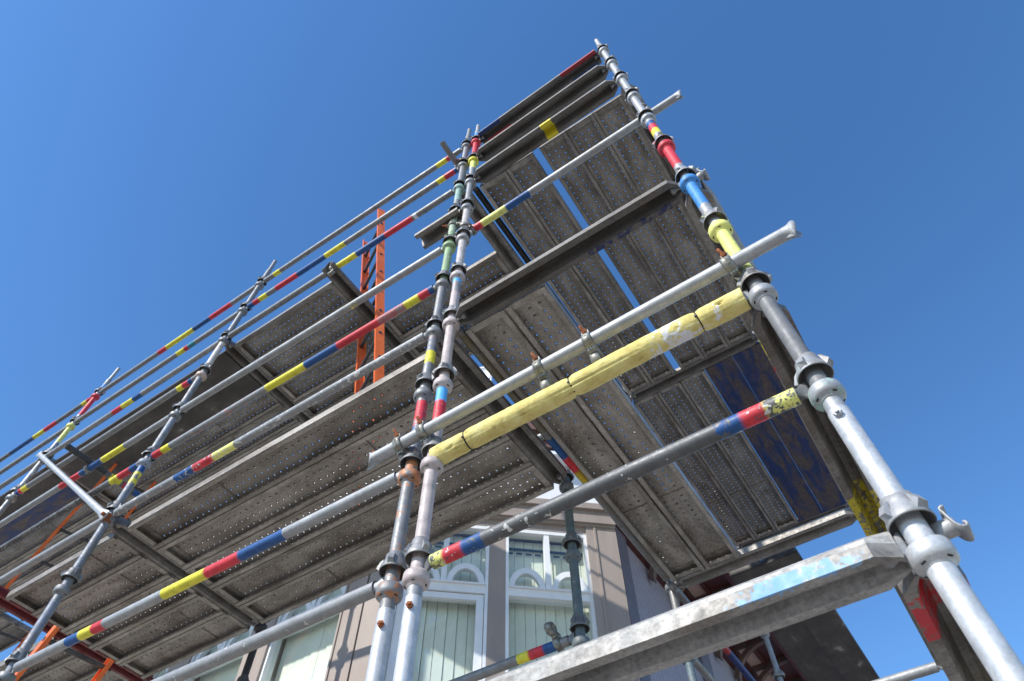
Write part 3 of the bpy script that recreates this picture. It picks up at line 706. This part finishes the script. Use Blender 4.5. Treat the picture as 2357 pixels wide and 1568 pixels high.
for i, x in enumerate((-.745, -.515)):
    plank((x, 5.3, Z(4)+PZ), 2.75, .229, PI/2, ['left', 'right'][i]+' dark stained solid board behind the foreground transom at lower right', M_DARK, False, 'dark solid boards of the lower return deck')

# ------------------------------------------------------------------ loose tubes, couplers, braces
def coupler(c, axis_a, off, label, group='tube couplers'):
    """c = centre of the clamped tube; axis_a = its direction; off = vector from it to the crossing tube centre"""
    c = V(c); a = V(axis_a).normalized(); o = V(off); on = o.normalized()
    t = thing('tube_coupler', c, label, 'coupler', group)
    s = a.cross(on)
    mb = MB(); w_ = .019
    n = 30
    for (r0, r1, hw) in ((.0252, .0315, w_),):
        rs = []
        for i in range(n):
            th = 2*PI*i/n
            dv = s*math.cos(th)+on*math.sin(th)
            bulge = 1+.10*(abs(math.cos(th)) > .95)
            rs.append([c+dv*r0-a*hw, c+dv*r1*bulge-a*hw*.8, c+dv*(r1+.002)*bulge, c+dv*r1*bulge+a*hw*.8, c+dv*r0+a*hw])
        mb.rings(rs, closed=True, loop=True)
    c2 = c+o; a2 = a if 'spare' in label else a.cross(on)
    rs = []
    for i in range(n):
        th = 2*PI*i/n; dv = (s if 'spare' in label else a)*math.cos(th)+on*math.sin(th)
        rs.append([c2+dv*.0252-a2*w_, c2+dv*.0315-a2*w_*.8, c2+dv*.0335, c2+dv*.0315+a2*w_*.8, c2+dv*.0252+a2*w_])
    mb.rings(rs, closed=True, loop=True)
    mb.lathe([(.0, -.008), (.017, -.008), (.019, 0), (.017, .008), (0, .008)], 16, c+o*.5, ax=on.to_track_quat('Z', 'Y').to_matrix())
    up = V((0, 0, 1)) if abs(a.z) < .9 else V((1, 0, 0))
    # ears, hinge
    e = V((-.15, -.38, .92)); e = (e-a*e.dot(a)).normalized() if abs(a.z) < .9 else V((-.75, -.66, 0)); on_ = on; on = a.cross(e); on = on if on.dot(on_) > 0 else -on; s = e
    for hx in (-1, 1):
        mb.box(c+e*.034-on*.004+a*hx*.011, (.006, .016, .016), Matrix((a, s, on)).transposed())
    mb.lathe([(.0, -.014), (.0055, -.014), (.0055, .014), (0, .014)], 10, c-e*.036-on*.006, ax=a.to_track_quat('Z', 'Y').to_matrix())
    for hx in (-1, 0, 1): mb.box(c-e*.036-on*.002+a*hx*.0095, (.006, .015, .020), Matrix((a, s, on)).transposed())
    # raised cast marks on the strap
    R = Matrix((a, e, -on)).transposed()
    for q in range(5):
        mb.box(c-on*.0335+e*(.012-.006*q), (.009, .0022, .0015), R)
    mb.build('clamp_body', M_CAST, t)
    # T bolt with nut
    bd = (e*.95+V((-.30, -.25, .0))).normalized(); p = c+e*.036-on*.006
    R = bd.to_track_quat('Z', 'Y').to_matrix()
    mb = MB(); mb.lathe([(0, -.02), (.0058, -.02), (.0058, .036), (.005, .037), (0, .037)], 12, p, ax=R); mb.build('bolt', M_RUST, t)
    mb = MB(); mb.lathe([(0, 0), (.0125, 0), (.0125, .012), (.0105, .0135), (0, .0135)], 6, p, ax=R)
    for i in range(len(mb.sm)): mb.sm[i] = False
    mb.build('nut', M_RUST, t)
    return t
def flare(mb, p, d, sgn=1):
    """bent, squashed tube end"""
    a = V((0, 0, 1)); s = d.cross(a); rs = []
    for x, hz, hw in ((0, .0243, .0243), (.018, .0262, .0246), (.030, .034, .026), (.038, .045, .024), (.042, .052, .018)):
        rs.append([p+d*x*(1+.25*math.sin(th*2+1)*sgn)+a*hz*math.sin(th)+s*hw*math.cos(th) for th in [2*PI*j/24 for j in range(24)]])
    rin = [q-(q-(p+d*.042)).normalized()*.004 for q in rs[-1]]
    mb.rings(rs+[rin]+[[p+d*.0+(q-(p+d*.042))*.5 for q in rin]])
# the long tube clamped in front
t = thing('clamped_tube', (-1.45, 1.262, 1.99), 'long pale grey tube clamped in front of the foam ledger with crushed ends', 'scaffold tube')
ta = V((-1.462, 1.262, 1.985)); tb = V((.232, 1.262, 2.022)); td = (tb-ta).normalized()
mb = MB(); mb.tube(ta, tb, .0242, (), 28, caps=False); flare(mb, tb, td); flare(mb, ta, -td, -1)
mb.build('tube', M_TUBE, t).color = (1.25, .12, .25, 1)
def onf(x): return ta+td*((x-ta.x)/td.x)
for x, nm, off in ((-1.355, 'coupler on the left of the two at the centre pair, clamping the long front tube', V((0, .055, -.03))), (-1.240, 'coupler just left of the foam end, right of the two at the centre pair', V((0, .055, -.03))),
              (-.705, 'left one of the two spare rusty-nutted couplers in the middle of the long front tube', V((0, .05, -.06))), (-.498, 'right one of the two spare rusty-nutted couplers in the middle of the long front tube', V((0, .05, -.06))),
              (.045, 'coupler holding the long front tube to the yellow part of the right corner pole', V((.015, .055, 0)))):
    coupler(onf(x), td, off, nm)
# upper tube behind the poles
t = thing('upper_cross_tube', (-1.19, 1.375, 4.05), 'thin tube below the top return deck with red, yellow and blue left end', 'scaffold tube')
ua = V((-1.19, 1.375, 4.05)); ub = V((.262, 1.375, 4.13)); ud = (ub-ua).normalized()
mb = MB(); mb.tube(ua, ub, .0242, [(0, .065, RED, 1.1), (.065, .25, PALEY, .95), (.25, .43, BLU, .85)], 24, caps=False); flare(mb, ub, ud); mb.rings([[ua, ua, ua], [ua, ua, ua]])
mb.build('tube', M_TUBE, t).color = (1.2, .15, .3, 1)
coupler(V((-1.20, 1.375, 4.05)), ud, V((-.02, -.052, -.01)), 'coupler at the red end of the upper cross tube')
coupler(V((.075, 1.375, 4.12)), ud, V((0, -.055, 0)), 'coupler joining the upper cross tube to the right corner pole')
coupler(P('A', 6)+V((0, 0, .33)), V((0, 0, 1)), V((.07, .02, 0)), 'upright coupler linking the centre pair of poles above the green cup')
# putlog stub over level 6 ledger
t = thing('stub_tube', (-4.86, 1.07, 3.95), 'dark stub tube resting across the banded ledger of the left bay, painted at one end', 'scaffold tube')
mb = MB(); mb.tube((-4.863, 1.072, 3.945), (-4.838, 1.76, 3.945), .0242, [(0, .36, (.05, .05, .052), .9), (.40, .5, YEL, .9), (.52, .6, RED, .8), (.62, .69, BLU, .8)], 24)
mb.build('tube', M_TUBE, t).color = (.5, .1, .2, 1)
coupler(P('D', 6).lerp(P('C', 6), .59)+LZ, V((1, 0, 0)), V((0, 0.0, .05)), 'coupler gripping the stub tube on the left bay ledger')
t = thing('stub_tube', (-1.40, 1.11, 5.54), 'short grey stub tube poking forward beside the top of the centre pair', 'scaffold tube')
mb = MB(); mb.tube((-1.402, 1.10, 5.535), (-1.398, 1.55, 5.475), .0242, (), 24); mb.build('tube', M_TUBE, t).color = (.7, .2, .4, 1)
coupler(P('A', 9)+V((0, 0, .14)), V((0, 0, 1)), V((-.06, 0.0, 0)), 'coupler holding the short forward stub to the left centre pole')
coupler(V((-2.60, 1.317, Z(8)+.04)), V((1, 0, 0)), V((0, .0, -.05)), 'coupler fixing the mid bay transom to the ledger by the ladder opening')
coupler(V((-1.455, 2.617, Z(2)+.045)), V((1, 0, 0)), V((-.01, -.055, .05)), 'open spare coupler with an orange nut on the inner ledger in front of the window')

def brace(p, q, label, flat=(True, True), color=(1.1, .2, .2), bands=(), roll=V((0, 1, 0))):
    p = V(p); q = V(q); d = (q-p).normalized(); L = (q-p).length
    t = thing('diagonal_brace', p, label, 'scaffold brace', 'diagonal braces')
    n = (roll-d*roll.dot(d)).normalized(); s = d.cross(n)
    mb = MB(); seg = 24; rs = []
    prof = []
    f0 = [(0, .004, .034), (.05, .005, .033), (.09, .014, .028), (.13, .0225, .0235)]
    prof += f0 if flat[0] else [(0, .0225, .0225)]
    prof += [(L*.35, .0222, .0222), (L*.65, .0222, .0222)]
    prof += [(L-x, a_, b_) for x, a_, b_ in reversed(f0)] if flat[1] else [(L, .0222, .0222)]
    for x, hn, hs in prof:
        rs.append([p+d*x+n*hn*math.cos(th)+s*hs*math.sin(th) for th in [2*PI*j/seg for j in range(seg)]])
    mb.rings(rs, cap0=True, cap1=True)
    mb.build('tube', M_TUBE, t).color = (*color, 1)
    return t
brace((-3.79, 1.265, 2.84), (-6.42, 1.262, 4.95), 'pale zinc diagonal brace crossing the left bay, rusty swivel at its lower end', color=(1.3, .1, .05))
b0 = [o for o in COL.objects if o.name.startswith('diagonal_brace')][-1]
mb = MB(); mb.box((-3.82, 1.29, 2.86), (.03, .05, .05)); mb.lathe([(0, -.01), (.012, -.01), (.012, .01), (0, .01)], 8, (-3.80, 1.25, 2.85), ax=V((0, 1, 0)).to_track_quat('Z', 'Y').to_matrix()); mb.build('swivel', M_RUST, b0)
brace((.128, 1.335, Z(4)+.13), (.132, 3.80, Z(0)+.10), 'grey brace with a flattened curled end hooked on beside the blue cup', color=(1.1, .2, .1), roll=V((1, 0, 0)))
# curled flattened brace hooks right of the corner pole
def hook(k, label):
    c = P('R', k)+V((0, 0, .055))
    t = thing('brace_hook', c, label, 'brace end', 'brace ends on the right corner pole')
    mb = MB()
    mb.rings([[c+V((x, .02, 0))+V((0, r*math.cos(th), rz*math.sin(th))) for th in [2*PI*j/18 for j in range(18)]] for x, r, rz in ((.025, .006, .026), (.036, .012, .024), (.045, .019, .020), (.066, .019, .019), (.070, .017, .017))], cap0=True, cap1=True)
    # folded plate: S shaped section swept along y/z
    pts = []
    for i in range(7): th = PI*(.1+i*.22); pts.append((.012*math.cos(th)*.8+.110, .040+.011*math.sin(th)))
    body = [(.100, .030), (.103, .012), (.106, 0), (.110, -.014), (.118, -.028)]
    for i in range(7): th = PI*(1.0+i*.2); pts2 = None
    curl = [(.127, -.036), (.136, -.037), (.141, -.030), (.138, -.023), (.131, -.022)]
    path = list(reversed([(.112, .048), (.104, .050), (.097, .046), (.096, .038)]))[::-1]+body+curl
    path = [(.068+(x-.112)*.62, z*.66) for x, z in path]
    th_ = .0021; rs = []
    for i, (x, z) in enumerate(path):
        x1, z1 = path[max(0, i-1)]; x2, z2 = path[min(len(path)-1, i+1)]
        tx, tz = x2-x1, z2-z1; l = math.hypot(tx, tz) or 1; nx, nz = -tz/l*th_, tx/l*th_
        rs.append([c+V((x+nx, -.008, z+nz)), c+V((x-nx, -.008, z-nz)), c+V((x-nx, .045, z-nz)), c+V((x+nx, .045, z+nz))])
    mb.rings(rs, cap0=True, cap1=True)
    mb.build('folded_end', M_TUBE, t, ).color = (1.2, .15, .15, 1)
    return t
hook(0, 'pale curled flat brace end sticking out right of the lowest cup of the corner pole')
hook(4, 'small curled flat brace end sticking out right of the blue cup')

# ------------------------------------------------------------------ ladders
def ladder(b1, t1, b2, t2, label, nr, w_=.070, r0=.2, last=None):
    b1, t1, b2, t2 = map(V, (b1, t1, b2, t2))
    t = thing('ladder', (b1+b2)/2, label, 'ladder', 'orange ladders')
    for (b_, tt, o_) in ((b1, t1, b2), (b2, t2, b1)):
        d = (tt-b_).normalized(); n = (o_-b_); n = (n-d*n.dot(d)).normalized(); s = d.cross(n)
        sec = [(0, -w_/2), (.026, -w_/2), (.026, -w_/2+.005), (.005, -w_/2+.005), (.005, w_/2-.005), (.026, w_/2-.005), (.026, w_/2), (0, w_/2)]
        mb = MB(); mb.sweep(sec, b_, tt, n, s); mb.build('stile', M_ORANGE, t)
    L = (t1-b1).length
    for i in range(nr):
        f = (r0+i*.30)/L
        if f > .985: break
        p = b1.lerp(t1, f); q = b2.lerp(t2, min(1, (r0+i*.30)/(t2-b2).length))
        e = (q-p).normalized()
        mb = MB(); mb.tube(p-e*.004, q+e*.004, .0145, (), 10, hollow=False); mb.build('rung', M_RUNG, t)
    return t
ladder((-2.250, 1.963, 2.951), (-2.539, 1.486, 6.409), (-2.616, 2.154, 2.951), (-2.905, 1.677, 6.409), 'orange ladder standing through the opening of the top deck against the sky', 12)
def line(pt, d, z0, z1): p = V(pt); d = V(d); return p+d*((z0-p.z)/d.z), p+d*((z1-p.z)/d.z)
d2 = V((.47, 0, 1))
a1, a2 = line((-6.0, 1.733, 4.421), d2, 2.93, 4.97); c1, c2 = line((-5.72, 2.135, 4.739), d2, 2.93, 5.03)
ladder(a1, a2, c1, c2, 'orange ladder leaning under the top deck, seen behind the left bay ledgers', 8)
d3 = V((.51, 0, 1))
a1, a2 = line((-4.209, 1.509, 2.391), d3, GROUND, 2.391); c1, c2 = line((-4.174, 1.91, 2.365), d3, GROUND, 2.365)
ladder(a1, a2, c1, c2, 'orange ladder whose two heads end just below the lower deck at bottom left', 16)

# ------------------------------------------------------------------ house
K = 1.135
hs = thing('house', (-3.4, 3.3, GROUND), 'taupe and white bay windowed house with pale vertical blinds behind the scaffold', 'house')
class Fr:                                             # facade frame: s along the wall, d outward, z up (unscaled units)
    def __init__(f, o, ang, flip=1):
        f.o = V(o)*K; f.o.z = 0; a = math.radians(ang)
        f.t = V((math.cos(a), math.sin(a), 0))*flip; f.n = V((math.sin(a), -math.cos(a), 0))
    def p(f, s, d, z): return f.o+f.t*s*K+f.n*d+V((0, 0, z*K))
    def box(f, mb, s0, s1, z0, z1, d0, d1):
        vs = [f.p(s, d, z) for s in (s0, s1) for d in (d0, d1) for z in (z0, z1)]
        mb.add(vs, [(0, 1, 3, 2), (4, 6, 7, 5), (0, 4, 5, 1), (2, 3, 7, 6), (0, 2, 6, 4), (1, 5, 7, 3)], None, False)
F2 = Fr((-2.993, 2.9, 0), 41)
F1 = Fr((-2.993, 2.9, 0), 0, -1)                      # s grows to the left
F3 = Fr((-1.688, 4.034, 0), 90)
ZB = GROUND/K
def window(F, s0, s1, inner=False, arches=2, sl=0, sr=0):
    cx = (s0+s1)/2
    e = bpy.data.objects.new('window', None); COL.objects.link(e); e.parent = hs; e.location = F.p(cx, 0, 1.5)-wloc(hs)
    fw = .022; zt = 3.64; z1 = 3.09; z2 = 3.02
    mb = MB(); B = lambda *a: F.box(mb, *a)
    B(s0, s0+fw, 1.3, zt, -.08, .012); B(s1-fw, s1, 1.3, zt, -.08, .012); B(s0+fw, s1-fw, zt-.035, zt, -.078, .010)
    B(s0+fw, s1-fw, z2, z1, -.078, .014); B(s0+fw, s1-fw, z1-.008, z1+.004, .014, .034); B(s0-.01, s1+.01, 1.22, 1.3, -.08, .05)
    B(cx-.021, cx+.021, z1+.004, zt-.035, -.06, .004)
    # arches in the top light
    for (a, b_) in ((s0+fw, cx-.021), (cx+.021, s1-fw)):
        c = (a+b_)/2; R = (b_-a)/2; n = 20
        ro = R; ri = R-.042; ho = .185; hi = .138
        o_ = []; i_ = []
        for k in range(n+1):
            th = PI*k/n
            o_.append((c+ro*math.cos(th), z1+.004+ho*math.sin(th))); i_.append((c+ri*math.cos(th), z1+.004+hi*math.sin(th)))
        vs = []
        for (s_, z_) in o_: vs += [F.p(s_, -.004, z_), F.p(s_, -.05, z_)]
        for (s_, z_) in i_: vs += [F.p(s_, -.004, z_), F.p(s_, -.05, z_)]
        m_ = 2*(n+1); fs = []
        for k in range(n):
            fs += [(2*k, 2*k+2, m_+2*k+2, m_+2*k), (2*k+1, m_+2*k+1, m_+2*k+3, 2*k+3), (2*k, 2*k+1, 2*k+3, 2*k+2), (m_+2*k, m_+2*k+2, m_+2*k+3, m_+2*k+1)]
        mb.add(vs, fs, None, False)
    mb.build('frame', M_WHITE, e)
    if inner:
        mb = MB(); q0, q1 = s0+fw+.004, s1-fw-.004; zz = z2-.006; w_ = .052
        F.box(mb, q0, q0+w_, 1.32, zz, -.06, -.004); F.box(mb, q1-w_, q1, 1.32, zz, -.06, -.004); F.box(mb, q0+w_, q1-w_, zz-.045, zz, -.06, -.004); F.box(mb, q0+w_, q1-w_, 1.32, 1.4, -.06, -.004)
        mb.build('casement', M_WHITE, e)
    mb = MB(); F.box(mb, s0+.01, s1-.01, 1.31, zt-.01, -.036, -.032); mb.build('glass', M_GLASS, e)
    # vertical blind
    mb = MB(); n = int((s1-s0)*K/.084); x = s0+.012
    for i in range(n+1):
        sa = s0+.012+i*.084/K; sb = min(sa+.080/K, s1-.01)
        if sa > s1-.02: break
        j = random.uniform(-.0035, .0035)
        vs = [F.p(sa, -.140+j, 1.35), F.p(sb, -.134+j, 1.35), F.p(sb, -.134+j, 3.62), F.p(sa, -.140+j, 3.62), F.p(sa, -.141+j, 1.35), F.p(sb, -.135+j, 1.35), F.p(sb, -.135+j, 3.62), F.p(sa, -.141+j, 3.62)]
        mb.add(vs, [(0, 1, 2, 3), (7, 6, 5, 4), (0, 3, 7, 4), (1, 5, 6, 2), (3, 2, 6, 7), (0, 4, 5, 1)], None, False)
    mb.build('blind', M_SLAT, e)
    mb = MB(); F.box(mb, s0+.01, s1-.01, 3.518, 3.534, -.122, -.110)
    for i in range(n): F.box(mb, s0+.02+i*.084/K, s0+.07+i*.084/K, 3.478, 3.492, -.118, -.112)
    mb.build('blind_rail', M_RAIL, e)
window(F2, .085, .738, True); window(F2, .866, 1.508)
for (a, b_) in ((.355, 1.068), (1.315, 2.03), (2.28, 3.0), (3.25, 3.97)): window(F1, a, b_)
def pil(F, s0, s1, groove=None, d=.035):
    mb = MB(); F.box(mb, s0, s1, ZB, 3.70, -.15, d)
    if groove: F.box(mb, groove-.008, groove+.008, ZB, 3.70, d, d+.012)
    mb.build('pilaster', M_BROWN, hs)
pil(F2, .000, .085, d=.02); pil(F2, .738, .866, d=.012); pil(F2, 1.508, 1.752, 1.575)
pil(F1, .145, .348, .335); 
mb = MB(); F1.box(mb, .132, .145, ZB, 3.7, -.15, .004); F1.box(mb, .348, .355, ZB, 3.7, -.15, .02); mb.build('joint', M_GROOVE_SHADE, hs)  # real groove first, then a dark strip painting shade on the pilaster's side
# canted corner post between the two facets
mb = MB(); pa_ = F1.p(.132, .03, 0); pb_ = F2.p(.0, .03, 0); 
q = [pa_, pb_, F2.p(0, -.15, 0), F1.p(.132, -.15, 0)]
mb.add([V((v.x, v.y, GROUND)) for v in q]+[V((v.x, v.y, 3.7*K)) for v in q], [(0, 1, 5, 4), (1, 2, 6, 5), (2, 3, 7, 6), (3, 0, 4, 7), (4, 5, 6, 7)], None, False)
mb.build('corner_post', M_BROWN, hs)
for a, b_ in ((1.068, 1.315), (2.03, 2.28), (3.0, 3.25), (3.97, 4.4)): pil(F1, a, b_, None)
# header, cornice, frieze, eaves on both facets
def band(F, s0, s1):
    mb = MB(); F.box(mb, s0, s1, 3.64, 3.70, -.15, .015); F.box(mb, s0, s1, 3.70, 3.72, -.15, .05); F.box(mb, s0, s1, 3.72, 3.84, -.15, .075); F.box(mb, s0, s1, 3.84, 3.90, -.15, .11)
    mb.build('cornice', M_BROWN, hs)
    mb = MB(); F.box(mb, s0, s1, 3.90, 4.42, -.15, .03); F.box(mb, s0, s1, 4.36, 4.40, .03, .20); mb.build('frieze', M_WHITE, hs)
    mb = MB(); F.box(mb, s0, s1, 4.42, 4.50, -.15, .22); F.box(mb, s0, s1, 4.50, 4.56, -.15, .26); F.box(mb, s0, s1, 4.56, 4.68, .16, .30); mb.build('gutter', M_ROOF, hs)
band(F2, -.02, 1.75); band(F1, .02, 4.4)
# sill wall below the windows
mb = MB(); F2.box(mb, 0, 1.75, ZB, 1.24, -.2, -.005); F1.box(mb, 0, 4.4, ZB, 1.24, -.2, -.005); mb.build('wall', M_BROWN, hs)
mb = MB(); F1.box(mb, 4.35, 4.4, ZB, 3.9, -5, .0); mb.build('end_wall', M_BROWN, hs)
# room behind
mb = MB(); F2.box(mb, -.3, 1.70, .6, 3.9, -.9, -.88); F1.box(mb, .2, 4.35, .6, 3.9, -.9, -.88); mb.build('room_wall', M_ROOM, hs)
mb = MB(); c0 = F2.p(1.7, -.2, 0); 
pts = [F1.p(4.35, -.1, 0), F1.p(0, -.1, 0), F2.p(1.74, -.1, 0), V((-1.93, 12, 0)), V((-8.3, 12, 0))]
mb.add([V((p_.x, p_.y, 3.92*K)) for p_ in pts]+[V((p_.x, p_.y, 3.98*K)) for p_ in pts], [(0, 1, 2, 3, 4), (9, 8, 7, 6, 5)]+[(i, (i+1) % 5, 5+(i+1) % 5, 5+i) for i in range(5)], None, False)
mb.build('ceiling', M_ROOM, hs)
mb = MB()
ev = [F1.p(4.5, .28, 4.62), F1.p(0, .28, 4.62), F2.p(1.8, .28, 4.62), V((-1.60, 12.2, 4.62*K)), V((-8.5, 12.2, 4.62*K))]
ap = [V((-6.5, 6.2, 5.35*K)), V((-3.6, 6.2, 5.35*K)), V((-3.6, 6.4, 5.35*K)), V((-3.6, 9.5, 5.35*K)), V((-6.5, 9.5, 5.35*K))]
mb.add(ev+ap, [(i, (i+1) % 5, 5+(i+1) % 5, 5+i) for i in range(5)]+[(5, 6, 7, 8, 9)], None, False); mb.build('roof', M_ROOF, hs)
# flag beyond the roof, glimpsed through the deck gap
fp = V((-4.62, 6.3, 5.9))
t = thing('flagpole', fp, 'white flag on a thin pole glimpsed against the sky through the gap between decks', 'flag')
mb = MB(); mb.tube(fp, fp+V((0, 0, 5.3)), .02, (), 12, False); mb.build('pole', M_WHITE, t)
mb = MB(); rs = []
for i in range(15):
    u = i/14; y_ = .06*math.sin(u*7)
    rs.append([fp+V((-u*.72, y_, 5.25-.10*u)), fp+V((-u*.70, y_+.05*math.sin(u*5+1), 4.95-.16*u)), fp+V((-u*.74, y_-.03, 4.62-.2*u+.05*math.sin(u*9))), fp+V((-u*.74, y_-.036, 4.62-.2*u+.05*math.sin(u*9))), fp+V((-u*.70, y_+.044+.05*math.sin(u*5+1), 4.95-.16*u)), fp+V((-u*.72, y_-.006, 5.25-.10*u))])
mb.rings(rs, cap0=True, cap1=True); mb.build('cloth', M_WHITE, t)

# side wall with shingles, eaves and curved brackets
X3 = F3.o.x
def b3(mb, x0, x1, y0, y1, z0, z1): mb.box(((x0+x1)/2, (y0+y1)/2, (z0+z1)/2), (x1-x0, y1-y0, z1-z0))
mb = MB(); b3(mb, X3-.2, X3, 4.62, 12, GROUND, 4.42); mb.build('shingle_wall', M_SHINGLE, hs)
mb = MB(); b3(mb, X3-.1, X3+.035, 4.60, 4.80, GROUND, 4.28); b3(mb, X3-.1, X3+.035, 6.24, 6.50, GROUND, 4.28); b3(mb, X3-.1, X3+.035, 8.0, 8.25, GROUND, 4.28); mb.build('corner_board', M_PURPLE, hs)
mb = MB(); b3(mb, X3-.1, X3+.07, 4.62, 12, 4.27, 4.42); b3(mb, X3-.1, X3+.10, 4.62, 12, 4.42, 4.47); mb.build('wall_plate', M_REDWOOD, hs)
ZS = 4.50
mb = MB(); b3(mb, X3+.10, X3+.27, 4.70, 12, ZS, ZS+.02); mb.build('soffit_panel', M_PINK, hs)
mb = MB(); b3(mb, X3+.27, X3+.60, 4.70, 12, ZS, ZS+.02); b3(mb, X3+.25, X3+.29, 4.7, 12, ZS-.04, ZS); mb.build('soffit', M_REDWOOD, hs)
mb = MB(); b3(mb, X3+.55, X3+.60, 4.70, 12, ZS-.12, ZS+.0); b3(mb, X3+.60, X3+.65, 4.66, 12, ZS-.06, ZS+.06); mb.build('fascia', M_REDWOOD, hs)
for i in range(10):
    y = 5.3+i*.52; mb = MB(); n = 10; rs = []
    for k in range(n+1):
        u = k/n; th = u*PI/2
        x_ = X3+.06+.46*(1-math.cos(th)); z_ = ZS-.42+.36*math.sin(th)
        h = .035
        rs.append([V((x_-h*math.cos(th)*0-.0, y-.03, z_)), V((x_, y+.03, z_)), V((x_+.04*math.sin(th)-.05*math.cos(th), y+.03, z_+.06)), V((x_+.04*math.sin(th)-.05*math.cos(th), y-.03, z_+.06))])
    mb.rings(rs, cap0=True, cap1=True, smooth=False); b3(mb, X3+.1, X3+.6, y-.025, y+.025, ZS-.05, ZS-.0)
    mb.build('eaves_bracket', M_UMBER, hs)

# ------------------------------------------------------------------ ground
mb = MB(); mb.add([(-600, -600, GROUND-.12), (600, -600, GROUND-.12), (600, 600, GROUND-.12), (-600, 600, GROUND-.12)], [(0, 1, 2, 3)], None, False)
structure(mb.build('road', M_ASPHALT))
mb = MB(); b3(mb, -60, 40, -1.5, 14, GROUND-.12, GROUND); structure(mb.build('pavement', M_PAVE))
